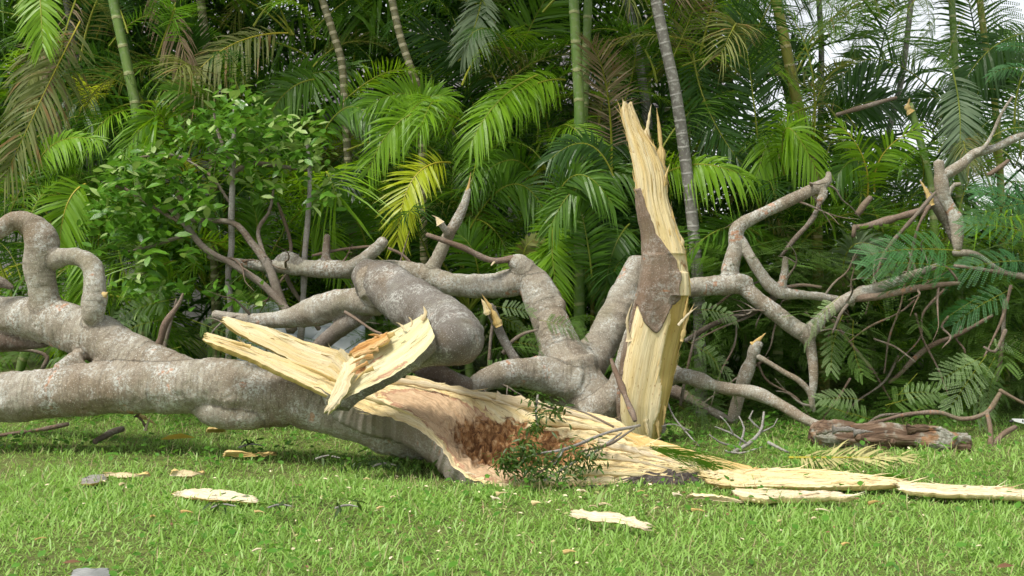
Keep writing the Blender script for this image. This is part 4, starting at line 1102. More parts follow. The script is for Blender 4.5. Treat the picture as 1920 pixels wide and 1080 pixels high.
for k, (a, b, w) in enumerate([((1560, 806), (1620, 808), 14), ((1600, 812), (1640, 810), 12), ((1700, 806), (1775, 806), 16), ((1530, 812), (1580, 808), 12), ((1760, 812), (1812, 822), 14)]):
    shard('bark_flake', [(a[0], a[1], 5.70), ((a[0] + b[0]) / 2, (a[1] + b[1]) / 2 - 2, 5.70), (b[0], b[1], 5.70)], w, M['twig_grey'] if k < 2 else M['log'], log, 0.5, 420 + k)
for k, (x, y, w) in enumerate([(1610, 822, 15), (1668, 828, 13), (1655, 826, 9)]):
    c0 = P(x, y, 5.74)
    tw = np.array([np.append(c0, w / 2 * 5.7 / F), np.append(c0 + np.array([0, -0.05, 0.008]), w / 2.2 * 5.7 / F), np.append(c0 + np.array([0, -0.062, 0.01]), w / 4 * 5.7 / F)])
    twig('knot', tw, M['log'], log, nseg=12, step=0.008, world=True, seed=430 + k)

# ================================================================== palms
LEAFQ = np.array([0.0, 0.3, 0.65, 1.0])
LEAFW = np.array([0.45, 1.0, 0.72, 0.06])


def frond_geo(C, Nrm, nleaf=34, llen=0.45, width=0.022, droop=0.35, lift=0.25, seed=0, s0=0.16, rr=0.010, tipang=24, gap=0.0):
    """Feather leaf along the curve C with leaf-plane normals Nrm. Returns verts, leaf quads, stalk quads."""
    g = np.random.default_rng(seed)
    n = len(C)
    T = nrm(np.gradient(C, axis=0))
    Nn = nrm(Nrm - T * (Nrm * T).sum(1, keepdims=True))
    Sd = np.cross(T, Nn)
    Vs, Qs, off = [], [], 0
    for sg in (-1, 1):
        s = np.linspace(s0, 1.0, nleaf) + g.normal(0, 0.006, nleaf)
        s = np.clip(s, s0, 1)
        if gap:
            s = s[g.random(nleaf) > gap]
        x = s * (n - 1)
        k = np.clip(x.astype(int), 0, n - 2)
        f = (x - k)[:, None]
        b = C[k] * (1 - f) + C[k + 1] * f
        t, nn, sd_ = T[k], Nn[k], Sd[k] * sg
        q = (s - s0) / (1 - s0)
        ang = np.radians(68 - (68 - tipang) * q ** 1.3) + g.normal(0, 0.07, len(s))
        ln = llen * (0.42 + 0.58 * np.sin(np.pi * np.clip(0.12 + q * 0.80, 0, 1)) ** 0.8) * g.normal(1, 0.07, len(s))
        d = t * np.cos(ang)[:, None] + sd_ * np.sin(ang)[:, None] + nn * (lift + g.normal(0, 0.10, len(s)))[:, None]
        d = nrm(d)
        dr = droop * g.uniform(0.6, 1.35, len(s))
        pts = b[:, None] + d[:, None] * (ln[:, None] * LEAFQ)[..., None]
        pts[..., 2] -= (dr * ln)[:, None] * LEAFQ ** 2
        wv = nrm(np.cross(d, nn + sd_ * g.normal(0, 0.35, (len(s), 1)) + t * g.normal(0, 0.25, (len(s), 1))))
        W = width * (0.7 + 0.3 * np.sin(np.pi * q))[:, None] * LEAFW * 0.5
        a1, a2 = pts - wv[:, None] * W[..., None], pts + wv[:, None] * W[..., None]
        V = np.stack([a1, a2], 2).reshape(len(s), 8, 3)
        base = off + np.arange(len(s))[:, None, None] * 8
        qd = np.array([(0, 1, 3, 2), (2, 3, 5, 4), (4, 5, 7, 6)])
        Qs.append((base + qd[None]).reshape(-1, 4))
        Vs.append(V.reshape(-1, 3))
        off += len(s) * 8
    R = rr * (1 - 0.88 * np.linspace(0, 1, n))
    Vt, Qt, Tt, _ = tube(C, R, 5)
    Vs.append(Vt)
    return np.vstack(Vs), np.vstack(Qs), Qt + off


def bez(a, b, c, n=36, d=None):
    t_ = np.linspace(0, 1, n)[:, None]
    a, b, c = (np.asarray(v, float) for v in (a, b, c))
    m = 2 * b - (a + c) / 2        # the curve passes through b
    return (1 - t_) ** 2 * a + 2 * t_ * (1 - t_) * m + t_ ** 2 * c


def arch(L, elev, bend, n=36):
    """A frond spine in the x-z plane: leaves the origin at elev and bends over by bend (radians)."""
    a = elev - bend * np.linspace(0, 1, n) ** 1.5
    st_ = L / (n - 1)
    x = np.concatenate([[0], np.cumsum(np.cos(a[:-1]) * st_)])
    z = np.concatenate([[0], np.cumsum(np.sin(a[:-1]) * st_)])
    C = np.stack([x, np.zeros(n), z], -1)
    N = np.stack([-np.sin(a), np.zeros(n), np.cos(a)], -1)
    return C, N


FROND_T = []
for k in range(14):
    el = [1.25, 1.05, 0.85, 1.35, 0.6, 1.15, 0.95, 1.3, 0.3, 0.75, 1.2, 1.0, 0.5, 1.4][k]
    bd = [1.6, 1.5, 1.5, 1.1, 1.5, 2.1, 1.9, 1.7, 1.4, 1.9, 2.3, 1.2, 1.8, 0.9][k]
    C, N = arch(1.0, el, bd)
    V, Ql, Qr = frond_geo(C, N, 40, 0.27 + 0.04 * (k % 3), 0.0115, [0.25, 0.5, 0.35, 0.15, 0.7, 0.4, 0.6][k % 7], [0.3, 0.15, 0.4, 0.2][k % 4], 500 + k, rr=0.009)
    FROND_T.append((V, Ql, Qr))
FROND_L = []
for k in range(8):
    C, N = arch(1.0, [1.25, 0.85, 1.35, 0.6, 1.15, 0.3, 1.0, 0.75][k], [1.6, 1.5, 1.1, 1.5, 2.1, 1.4, 1.2, 1.9][k], 20)
    FROND_L.append(frond_geo(C, N, 28, 0.32, 0.018, 0.25 + 0.07 * k, 0.25, 560 + k, rr=0.009))
FROND_M = {}


def frond_mesh(k, mat, rmat='rachis'):
    key = (k, mat, rmat)
    if key not in FROND_M:
        V, Ql, Qr = FROND_T[k]
        me = mesh_np('frond', V, [Ql, Qr], mat_idx=np.concatenate([np.zeros(len(Ql), int), np.ones(len(Qr), int)]), smooth=False)
        me.materials.append(M[mat])
        me.materials.append(M[rmat])
        FROND_M[key] = me
    return FROND_M[key]


def put_frond(root, pos, az, size, k, mat, tilt=0.0, roll=0.0, rmat='rachis'):
    o = bpy.data.objects.new('frond', frond_mesh(k, mat, rmat))
    COL.objects.link(o)
    o.parent = root
    o.location = tuple(np.asarray(pos) - wloc(root))
    o.rotation_euler = Euler((roll, tilt, az), 'XYZ')
    o.scale = (size, size, size)
    return o


def hero(root, pts, lpx, mat, face=(0, -1, 0.35), nleaf=46, wpx=5.4, droop=0.3, lift=0.12, seed=1, s0=0.08, rmat='rachis', tipang=26, gap=0.0, rr=0.006):
    a, b, c = (P(*p) for p in pts)
    C = bez(a, b, c)
    y = b[1]
    N = np.broadcast_to(nrm(np.array(face, float)), C.shape)
    V, Ql, Qr = frond_geo(C, N, nleaf, 0.74 * lpx * y / F, wpx * y / F, droop, lift, seed, s0, rr, tipang, gap)
    return obj('frond', V, [Ql, Qr], [M[mat], M[rmat]], root, origin=a, mat_idx=np.concatenate([np.zeros(len(Ql), int), np.ones(len(Qr), int)]), smooth=False)


def palm(label, path, rpx, Y, smat, crown=True, group='areca palms in the thicket behind the tree', leafmats=('palm_mid', 'palm_dark', 'palm_bright'), nf=8, seed=1, size=2.0, top_z=None):
    """A cane given by pixels from top to bottom; it goes on up to a crown above the picture and down to the soil."""
    g = random.Random(seed)
    pts = [P(x, y, Y) for x, y in path][::-1]
    lo, hi = pts[0], pts[-1]
    d = (pts[1] - pts[0])
    if lo[2] > 0.02:
        k = lo[2] / max(d[2], 0.05)
        foot = lo - d * np.array([min(k, 3) * 0.4, 0, 0]) / 1.0
        foot = np.array([foot[0], Y, -0.05])
        pts = [foot, (foot + lo) / 2 + np.array([(lo[0] - foot[0]) * 0.08, 0, 0])] + pts
    if crown:
        d = nrm(hi - pts[-2])
        tz = top_z or g.uniform(4.9, 6.0)
        while pts[-1][2] < tz:
            d = nrm(d + np.array([0, 0, 0.25]))
            pts.append(pts[-1] + d * 0.5)
    r0 = 0.86 * rpx * Y / F
    A = np.array([np.append(p, r0 * (1.15 - 0.25 * i / len(pts))) for i, p in enumerate(pts)])
    root = thing('areca_palm', label, 'palm', (pts[0][0], Y, 0), group)
    S, s = spline(A, step=0.03)
    C, R = S[:, :3], S[:, 3].copy()
    sp_ = {'stem_green': 0.17, 'stem_yellow': 0.12, 'stem_brown': 0.055, 'stem_grey': 0.07}[smat]
    V, Q, T3, L = tube(C, R, 10, s)
    obj('stem', V, [Q, T3], M[smat], root, attrs={'loc3': L})
    if crown:
        top = pts[-1]
        B = np.array([np.append(top - np.array([0, 0, 0.45]), r0 * 1.05), np.append(top - np.array([0, 0, 0.25]), r0 * 1.35), np.append(top, r0 * 1.1), np.append(top + np.array([0, 0, 0.3]), r0 * 0.5)])
        Sb, sb = spline(B, step=0.04)
        V, Q, T3, L = tube(Sb[:, :3], Sb[:, 3], 10, sb)
        obj('crownshaft', V, [Q, T3], M['shaft'], root, attrs={'loc3': L})
        a0 = g.uniform(0, 6.28)
        for i in range(nf):
            put_frond(root, top + np.array([0, 0, 0.1]), a0 + i * 2.4 + g.uniform(-.3, .3), size * g.uniform(0.85, 1.2), g.randrange(14), g.choice(leafmats), g.uniform(-0.15, 0.35), g.uniform(-0.25, 0.25))
    return root


PG = 'areca palms in the thicket behind the tree'
PALM = {}
specs = [
    ('a', 'palm with a smooth yellow-green stem rising above the leafy shrub', [(212, 0), (225, 60), (240, 130), (256, 215)], 10, 7.3, 'stem_green'),
    ('b', 'palm with a brown ringed stem right of the smooth yellow-green one', [(376, 0), (386, 80), (397, 175)], 9, 7.6, 'stem_brown'),
    ('c', 'palm with a leaning green and brown ringed stem near the shrub top', [(605, 0), (624, 60), (641, 120), (650, 260), (662, 450)], 8, 7.5, 'stem_brown'),
    ('d', 'palm with a slim leaning stem of pale and brown rings', [(735, 0), (751, 70), (771, 130), (787, 180)], 8, 7.25, 'stem_brown'),
    ('e', 'palm with the thickest bright green bamboo-like stem', [(1075, -10), (1081, 100), (1086, 200), (1086, 290)], 11, 7.2, 'stem_green'),
    ('f', 'palm with a slimmer green stem close beside the thick bamboo-like one', [(1103, -10), (1099, 100), (1095, 200), (1090, 290)], 9, 7.35, 'stem_green'),
    ('g', 'palm with a grey stem leaning behind the tip of the upright slab', [(1172, -10), (1190, 60), (1204, 150), (1215, 240)], 9, 8.5, 'stem_grey'),
    ('h', 'palm with a straight green stem directly behind the slab tip', [(1209, 40), (1214, 140), (1216, 260), (1218, 330)], 8, 8.8, 'stem_green'),
    ('i', 'palm with a long curved grey ringed stem right of the slab', [(1228, -10), (1246, 80), (1266, 170), (1285, 300), (1300, 430), (1310, 560)], 12, 7.0, 'stem_grey'),
    ('j', 'palm with a thin yellow-green stem right of the long grey one', [(1285, -10), (1288, 60), (1289, 120)], 6, 8.9, 'stem_yellow'),
    ('k', 'palm with a leaning yellow-green ringed stem left of the sky gap', [(1454, -10), (1470, 70), (1490, 170), (1510, 260), (1527, 345)], 11, 7.7, 'stem_yellow'),
    ('l', 'thin palm leaning behind the large upright dark frond', [(1412, 0), (1440, 60), (1466, 140), (1480, 200)], 6, 9.2, 'stem_green'),
    ('m', 'palm with a thin grey stem standing in the sky gap', [(1535, -10), (1540, 90), (1539, 200), (1538, 330)], 6, 9.6, 'stem_grey'),
    ('n', 'palm with a pale straight stem right of the sky gap', [(1784, -10), (1791, 120), (1796, 220), (1798, 300)], 7, 8.2, 'stem_green'),
    ('o', 'palm with a yellow-green stem nearest the right edge', [(1836, -10), (1850, 100), (1866, 200), (1876, 340)], 7, 8.2, 'stem_yellow'),
    ('q', 'palm with a thin leaning grey stem right of the sky gap', [(1702, 60), (1690, 150), (1668, 240), (1648, 330)], 6, 9.0, 'stem_grey'),
    ('r', 'slim young palm with a yellow stem right of the bamboo-like pair', [(1128, 150), (1124, 220), (1116, 290)], 4, 8.0, 'stem_yellow'),
    ('s', 'palm with a pale stem half hidden left of the yellow-green one', [(135, 60), (150, 130), (165, 210)], 7, 8.8, 'stem_grey'),
]
for n_, (key, lab, path, rp, Y, sm) in enumerate(specs):
    cr = key not in ('h', 'r')
    right = key in 'kmnoq'
    PALM[key] = palm(lab, path, rp, Y, sm, cr, PG, nf={'m': 0, 'k': 4, 'q': 2, 'l': 5, 'j': 5}.get(key, 4 if right else 8), seed=600 + n_, size=2.1 if not right else 1.7, leafmats=('palm_mid', 'palm_dark', 'palm_dark', 'palm_mid', 'palm_bright') if not right else ('palm_mid', 'palm_dark'), top_z=(4.6 if right else None))
# the snapped palm
sn = palm('snapped green ringed palm stem with a pale broken top', [(1705, 195), (1716, 232), (1735, 300), (1748, 365)], 8, 7.4, 'stem_green', False, PG, seed=650)
shard('broken_end', [(1708, 212, 7.38), (1702, 202, 7.38), (1706, 184, 7.38)], 15, M['wood_yellow'], sn, 0.7, 651)

# young palms growing low in the thicket
g = random.Random(11)
YG = 'young palms filling the thicket'
young = []
YLAB = ['young palm with low fronds at the left edge, seen through the bent limb', 'young palm behind the hooked stub of the bent limb', 'young palm left of the leafy shrub, above the thick left limb', 'young palm behind the left half of the leafy shrub', 'young palm behind the bare pale stem of the shrub', 'young palm behind the right half of the leafy shrub', 'young palm just right of the leafy shrub', 'young palm behind the stubby knob of the central limb', 'young palm below the bright yellow-green frond', 'young palm behind the thin upright broken branch of the central limb', 'young palm between the upright broken branch and the brown knob', 'young palm above the brown knob of the central limb', 'young palm below the bamboo-like green stems', 'young palm in the notch between the two forked limbs', 'young palm directly behind the left limb tip beside the slab', 'young palm just right of the upright slab', 'young palm behind the elbow of the crooked right branch', 'young palm below the large upright dark frond', 'young palm under the tip of the crooked right branch', 'young palm below the sky gap', 'young palm beneath the snapped palm stem', 'young palm behind the bare side branch with stubs', 'young palm behind the bluish feathery branch', 'young palm at the right edge of the thicket']
xs = [40, 120, 215, 300, 400, 480, 560, 640, 720, 800, 880, 960, 1040, 1110, 1180, 1260, 1340, 1400, 1470, 1550, 1640, 1740, 1840, 1910]
for n_, x in enumerate(xs):
    Y = 7.35 + (n_ * 0.618 % 1) * 1.7
    lab = YLAB[n_]
    b = P(x, 480, Y)
    root = thing('young_palm', lab, 'palm', (b[0], Y, 0), YG)
    young.append(root)
    h = g.uniform(0.15, 0.9)
    twig('stem', np.array([[b[0], Y, -0.03, 0.03], [b[0] + g.uniform(-.05, .05), Y, h * 0.5, 0.028], [b[0] + g.uniform(-.1, .1), Y, h, 0.022]]), M['stem_green'], root, world=True, seed=700 + n_, nseg=8)
    a0 = g.uniform(0, 6.28)
    for i in range(9):
        az = a0 + i * 2.4 + g.uniform(-.3, .3)
        mt = g.choice(['palm_mid', 'palm_mid', 'palm_bright', 'palm_dark', 'palm_dark'])
        sz = g.uniform(0.75, 1.45)
        if math.sin(az) < 0 and Y + math.sin(az) * sz * 0.8 < 6.8:
            az = -az if i % 2 else az + math.pi
        put_frond(root, np.array([b[0], Y, h]), az, sz, g.randrange(14), mt, g.uniform(-0.25, 0.15), g.uniform(-0.3, 0.3))

# fronds one can point to in the photograph
a_ = PALM
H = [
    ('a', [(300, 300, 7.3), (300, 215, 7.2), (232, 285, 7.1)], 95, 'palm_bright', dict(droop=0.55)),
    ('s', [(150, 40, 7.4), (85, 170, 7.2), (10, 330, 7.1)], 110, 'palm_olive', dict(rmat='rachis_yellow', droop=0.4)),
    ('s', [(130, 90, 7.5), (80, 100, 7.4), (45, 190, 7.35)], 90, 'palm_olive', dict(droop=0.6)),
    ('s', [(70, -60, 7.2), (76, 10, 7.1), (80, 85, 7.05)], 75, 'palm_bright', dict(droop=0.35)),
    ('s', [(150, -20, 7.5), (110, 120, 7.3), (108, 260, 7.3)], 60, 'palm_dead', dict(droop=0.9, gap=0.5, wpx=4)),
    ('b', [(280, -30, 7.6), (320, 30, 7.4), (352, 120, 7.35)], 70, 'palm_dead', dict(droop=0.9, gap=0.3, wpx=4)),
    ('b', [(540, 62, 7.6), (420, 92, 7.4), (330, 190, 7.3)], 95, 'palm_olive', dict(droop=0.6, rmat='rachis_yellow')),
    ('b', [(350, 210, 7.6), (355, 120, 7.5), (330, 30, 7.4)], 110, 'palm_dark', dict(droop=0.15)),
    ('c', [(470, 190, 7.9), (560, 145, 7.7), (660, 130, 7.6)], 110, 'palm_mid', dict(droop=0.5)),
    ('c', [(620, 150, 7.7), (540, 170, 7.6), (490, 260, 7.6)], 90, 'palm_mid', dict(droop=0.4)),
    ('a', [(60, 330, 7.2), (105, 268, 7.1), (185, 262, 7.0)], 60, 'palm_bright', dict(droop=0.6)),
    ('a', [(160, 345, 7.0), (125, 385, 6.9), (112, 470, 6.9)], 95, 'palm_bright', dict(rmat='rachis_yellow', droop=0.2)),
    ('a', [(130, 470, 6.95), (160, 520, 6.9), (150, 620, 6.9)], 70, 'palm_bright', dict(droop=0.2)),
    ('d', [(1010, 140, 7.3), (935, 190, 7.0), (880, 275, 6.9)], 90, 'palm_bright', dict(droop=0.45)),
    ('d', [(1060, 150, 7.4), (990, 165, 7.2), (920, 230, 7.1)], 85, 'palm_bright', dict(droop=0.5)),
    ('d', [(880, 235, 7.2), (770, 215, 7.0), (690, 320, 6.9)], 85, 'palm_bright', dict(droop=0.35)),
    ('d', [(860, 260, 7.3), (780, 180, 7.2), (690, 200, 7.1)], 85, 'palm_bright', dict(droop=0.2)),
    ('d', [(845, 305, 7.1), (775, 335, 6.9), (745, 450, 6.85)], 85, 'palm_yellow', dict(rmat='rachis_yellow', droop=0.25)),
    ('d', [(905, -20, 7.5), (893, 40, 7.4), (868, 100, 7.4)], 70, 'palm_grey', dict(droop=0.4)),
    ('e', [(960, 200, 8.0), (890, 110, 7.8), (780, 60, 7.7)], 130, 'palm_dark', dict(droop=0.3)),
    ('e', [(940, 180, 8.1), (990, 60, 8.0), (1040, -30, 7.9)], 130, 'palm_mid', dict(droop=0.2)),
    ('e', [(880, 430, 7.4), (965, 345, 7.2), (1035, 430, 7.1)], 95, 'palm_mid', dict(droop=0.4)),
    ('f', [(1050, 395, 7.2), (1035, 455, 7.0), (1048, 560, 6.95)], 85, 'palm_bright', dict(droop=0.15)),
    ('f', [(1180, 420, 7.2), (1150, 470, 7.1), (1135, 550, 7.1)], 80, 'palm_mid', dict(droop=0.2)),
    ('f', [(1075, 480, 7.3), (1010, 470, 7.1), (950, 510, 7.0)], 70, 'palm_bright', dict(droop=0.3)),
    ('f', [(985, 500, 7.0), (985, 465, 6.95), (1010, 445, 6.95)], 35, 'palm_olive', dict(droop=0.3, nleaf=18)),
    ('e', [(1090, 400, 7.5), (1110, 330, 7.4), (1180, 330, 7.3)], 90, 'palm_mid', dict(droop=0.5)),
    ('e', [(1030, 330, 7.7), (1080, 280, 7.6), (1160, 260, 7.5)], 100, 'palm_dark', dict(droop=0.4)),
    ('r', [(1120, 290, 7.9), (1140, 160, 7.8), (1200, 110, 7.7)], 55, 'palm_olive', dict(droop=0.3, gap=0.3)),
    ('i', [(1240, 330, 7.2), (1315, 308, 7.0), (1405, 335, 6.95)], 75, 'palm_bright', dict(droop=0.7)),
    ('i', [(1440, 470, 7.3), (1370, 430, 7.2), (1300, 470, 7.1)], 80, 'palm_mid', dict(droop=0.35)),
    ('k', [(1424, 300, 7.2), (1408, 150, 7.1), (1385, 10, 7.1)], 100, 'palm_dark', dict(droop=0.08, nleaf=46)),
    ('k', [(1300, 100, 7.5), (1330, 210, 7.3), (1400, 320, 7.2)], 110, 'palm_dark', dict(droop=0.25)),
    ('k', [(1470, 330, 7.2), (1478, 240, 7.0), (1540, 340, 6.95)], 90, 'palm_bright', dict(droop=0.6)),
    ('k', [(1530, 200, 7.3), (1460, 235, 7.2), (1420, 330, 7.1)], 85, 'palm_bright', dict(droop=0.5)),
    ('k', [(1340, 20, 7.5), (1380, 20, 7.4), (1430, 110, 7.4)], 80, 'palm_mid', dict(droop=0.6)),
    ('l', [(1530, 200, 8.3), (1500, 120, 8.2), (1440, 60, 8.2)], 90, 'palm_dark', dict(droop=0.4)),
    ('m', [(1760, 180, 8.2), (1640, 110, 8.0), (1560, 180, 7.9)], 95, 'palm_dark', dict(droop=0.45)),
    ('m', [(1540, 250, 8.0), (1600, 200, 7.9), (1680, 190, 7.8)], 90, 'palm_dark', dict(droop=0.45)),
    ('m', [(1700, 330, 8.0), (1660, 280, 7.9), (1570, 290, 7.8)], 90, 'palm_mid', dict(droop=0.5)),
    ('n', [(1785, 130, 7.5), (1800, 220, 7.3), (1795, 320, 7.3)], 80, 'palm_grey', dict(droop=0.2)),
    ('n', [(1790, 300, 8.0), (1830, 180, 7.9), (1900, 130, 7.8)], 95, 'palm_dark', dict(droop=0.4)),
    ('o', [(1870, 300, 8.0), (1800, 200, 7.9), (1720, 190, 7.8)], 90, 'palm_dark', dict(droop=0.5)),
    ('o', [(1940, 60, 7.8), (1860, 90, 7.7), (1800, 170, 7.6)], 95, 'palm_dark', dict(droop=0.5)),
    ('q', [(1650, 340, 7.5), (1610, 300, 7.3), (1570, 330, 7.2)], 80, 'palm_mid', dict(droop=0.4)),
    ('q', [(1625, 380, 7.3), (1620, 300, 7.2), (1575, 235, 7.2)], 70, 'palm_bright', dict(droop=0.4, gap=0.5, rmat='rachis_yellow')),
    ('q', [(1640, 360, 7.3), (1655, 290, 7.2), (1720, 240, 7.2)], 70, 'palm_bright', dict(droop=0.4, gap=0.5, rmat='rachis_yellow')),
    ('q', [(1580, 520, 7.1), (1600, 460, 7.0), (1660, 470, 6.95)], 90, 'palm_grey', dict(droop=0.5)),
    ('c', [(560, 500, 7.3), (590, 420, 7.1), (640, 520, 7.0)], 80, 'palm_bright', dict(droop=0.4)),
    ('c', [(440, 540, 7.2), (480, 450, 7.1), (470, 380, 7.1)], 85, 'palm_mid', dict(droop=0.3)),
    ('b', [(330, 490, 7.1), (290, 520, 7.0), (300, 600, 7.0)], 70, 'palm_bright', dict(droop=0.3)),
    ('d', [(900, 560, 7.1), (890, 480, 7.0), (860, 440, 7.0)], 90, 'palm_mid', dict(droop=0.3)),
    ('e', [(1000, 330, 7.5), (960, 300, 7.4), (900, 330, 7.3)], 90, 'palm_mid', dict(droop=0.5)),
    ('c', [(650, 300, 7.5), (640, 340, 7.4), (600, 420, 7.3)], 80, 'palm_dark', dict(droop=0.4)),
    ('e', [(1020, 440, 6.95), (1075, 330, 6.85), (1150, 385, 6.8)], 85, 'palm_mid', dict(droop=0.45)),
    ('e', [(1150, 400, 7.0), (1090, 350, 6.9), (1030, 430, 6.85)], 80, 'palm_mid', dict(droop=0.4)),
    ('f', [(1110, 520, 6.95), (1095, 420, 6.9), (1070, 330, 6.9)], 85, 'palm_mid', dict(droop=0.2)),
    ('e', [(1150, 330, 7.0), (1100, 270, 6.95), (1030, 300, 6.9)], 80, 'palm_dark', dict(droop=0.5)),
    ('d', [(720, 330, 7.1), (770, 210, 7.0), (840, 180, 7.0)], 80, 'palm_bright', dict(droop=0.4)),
    ('c', [(600, 260, 7.3), (660, 200, 7.2), (720, 260, 7.1)], 75, 'palm_mid', dict(droop=0.5)),
    ('c', [(690, 480, 7.2), (660, 400, 7.1), (600, 370, 7.1)], 80, 'palm_mid', dict(droop=0.4)),
    ('b', [(430, 300, 7.4), (390, 200, 7.3), (320, 170, 7.2)], 75, 'palm_mid', dict(droop=0.4)),
]
for n_, (k, pts, lp, mt, kw) in enumerate(H):
    hero(a_[k], pts, lp, mt, seed=800 + n_, face=(g.uniform(-.25, .25), -1, g.uniform(0.1, 0.55)), **kw)

# more, smaller fronds on the canes and suckers, knitting the wall of leaves together
keys = [k for k in PALM if k not in 'mnoq']
for i in range(330):
    px = g.uniform(-40, 1540) if i % 4 else g.uniform(1300, 1930)
    near = min(keys, key=lambda q_: abs(PALM[q_].location.x - (px - 960) / F * 7.6))
    Y = g.uniform(7.25, 8.9)
    py = g.uniform(-20, 560) if px < 1500 else g.uniform(230, 560)
    put_frond(PALM[near], P(px, py, Y), g.uniform(0.0, 6.28), g.uniform(0.42, 0.95), g.randrange(14), g.choice(['palm_mid', 'palm_dark', 'palm_mid', 'palm_dark', 'palm_bright', 'palm_bright', 'palm_olive'] if i % 9 else ['palm_yellow', 'palm_olive', 'palm_dead']), g.uniform(-0.3, 0.6), g.uniform(-0.5, 0.5))

# the dense mass of fronds deeper in the thicket, one body nobody could count
Vs, Qs, mi_, off = [], [], [], 0
gg = np.random.default_rng(21)


def add_mass(n, yr, xr, zr, size, seed, lst):
    global off
    for i in range(n):
        Y = gg.uniform(*yr)
        px = gg.uniform(*xr)
        x = (px - 960) / F * Y
        z = gg.uniform(*zr) if not callable(zr) else zr(px, Y)
        V, Ql, Qr = lst[gg.integers(len(lst))]
        V = V * gg.uniform(*size)
        e = Euler((gg.uniform(-.35, .35), gg.uniform(-.3, .5), gg.uniform(0, 6.28)), 'XYZ').to_matrix()
        V = V @ np.array(e).T + np.array([x, Y, z])
        Vs.append(V)
        Qs.append(np.vstack([Ql, Qr]) + off)
        mi_.append(np.concatenate([np.full(len(Ql), gg.integers(0, 2)), np.full(len(Qr), 0)]))
        off += len(V)


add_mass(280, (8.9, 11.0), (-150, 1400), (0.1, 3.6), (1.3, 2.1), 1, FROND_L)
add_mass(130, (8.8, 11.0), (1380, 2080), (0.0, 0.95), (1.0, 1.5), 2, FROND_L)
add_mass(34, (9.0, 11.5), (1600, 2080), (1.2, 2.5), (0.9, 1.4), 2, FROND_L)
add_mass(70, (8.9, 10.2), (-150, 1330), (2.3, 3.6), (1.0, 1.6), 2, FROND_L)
add_mass(200, (9.0, 13.5), (-250, 1330), (3.2, 5.4), (1.8, 2.5), 3, FROND_L)  # high canopy mostly above the view, added to shade the thicket
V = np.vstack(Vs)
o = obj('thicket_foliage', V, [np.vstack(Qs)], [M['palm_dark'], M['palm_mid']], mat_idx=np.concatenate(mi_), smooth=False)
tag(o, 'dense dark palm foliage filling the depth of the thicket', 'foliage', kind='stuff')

# ================================================================== feathery twice-divided leaves


def feather_geo(npin=11, nlf=13, L=1.0, seed=0, bend=0.5, plen=0.30, droop=0.1):
    g_ = np.random.default_rng(seed)
    n = 24
    C, N = arch(L, 0.25, bend, n)
    T = nrm(np.gradient(C, axis=0))
    Sd = np.cross(T, N)
    Vs, Qs, o_ = [], [], 0
    for sg in (-1, 1):
        for i in range(npin):
            q = (i + 0.5) / npin
            s_ = 0.14 + 0.86 * q
            k = int(s_ * (n - 1))
            b, t_, nn, sd_ = C[k], T[k], N[k], Sd[k] * sg
            a = math.radians(72 - 40 * q) + g_.normal(0, 0.05)
            d = nrm(t_ * math.cos(a) + sd_ * math.sin(a) + nn * g_.normal(0.06, 0.06))
            ln = plen * L * (0.55 + 0.45 * math.sin(math.pi * min(1, 0.2 + q * 0.72))) * g_.normal(1, 0.06)
            f = np.linspace(0.06, 1, nlf)
            pp = b + d * (f * ln)[:, None] - np.array([0, 0, 1]) * (droop * ln * f ** 2)[:, None]
            pd = nrm(np.cross(nn, d))
            for sg2 in (-1, 1):
                ll = 0.032 * L * (0.6 + 0.4 * np.sin(np.pi * f))[:, None]
                ld = nrm(d * 0.5 + pd * sg2 + nn * 0.12)
                w = 0.0088 * L
                wv = nrm(np.cross(ld, nn)) * w
                v0 = pp
                v1 = pp + ld * ll * 0.5 + wv
                v2 = pp + ld * ll
                v3 = pp + ld * ll * 0.5 - wv
                Vs.append(np.stack([v0, v1, v2, v3], 1).reshape(-1, 3))
                Qs.append(o_ + np.arange(nlf)[:, None] * 4 + np.arange(4)[None])
                o_ += nlf * 4
    Vt, Qt, Tt, _ = tube(C, 0.006 * L * (1 - 0.8 * np.linspace(0, 1, n)), 4)
    return np.vstack(Vs + [Vt]), np.vstack(Qs), Qt + o_


FEA = [feather_geo(seed=900 + k, bend=[0.5, 0.9, 0.2, 1.2, 0.7][k], plen=[0.30, 0.27, 0.33, 0.28, 0.25][k], droop=[0.1, 0.3, 0.0, 0.4, 0.2][k]) for k in range(5)]
FEA_M = {}


def put_feather(root, pos, az, size, k, mat, tilt=0.0, roll=0.0):
    if (k, mat) not in FEA_M:
        V, Ql, Qr = FEA[k]
        me = mesh_np('leaf', V, [Ql, Qr], mat_idx=np.concatenate([np.zeros(len(Ql), int), np.ones(len(Qr), int)]), smooth=False)
        me.materials.append(M[mat])
        me.materials.append(M['rachis'])
        FEA_M[(k, mat)] = me
    o = bpy.data.objects.new('leaf', FEA_M[(k, mat)])
    COL.objects.link(o)
    o.parent = root
    o.location = tuple(np.asarray(pos) - wloc(root))
    o.rotation_euler = Euler((roll, tilt, az), 'XYZ')
    o.scale = (size,) * 3


def sprayed(label, px, py, Y, items, stem, name='feathery_branch'):
    root = thing(name, label, 'leafy branch', (P(px, py, Y)[0], Y, 0), 'feathery leafy branches torn from the tree')
    twig('stem', stem, M['twig'], root, seed=int(px))
    for n__, (x, y, az, tilt, size, mat, roll) in enumerate(items):
        put_feather(root, P(x, y, Y - 0.02 * (n__ % 4)), math.radians(az), size * Y / F, n__ % 5, mat, math.radians(tilt), math.radians(roll))
    return root


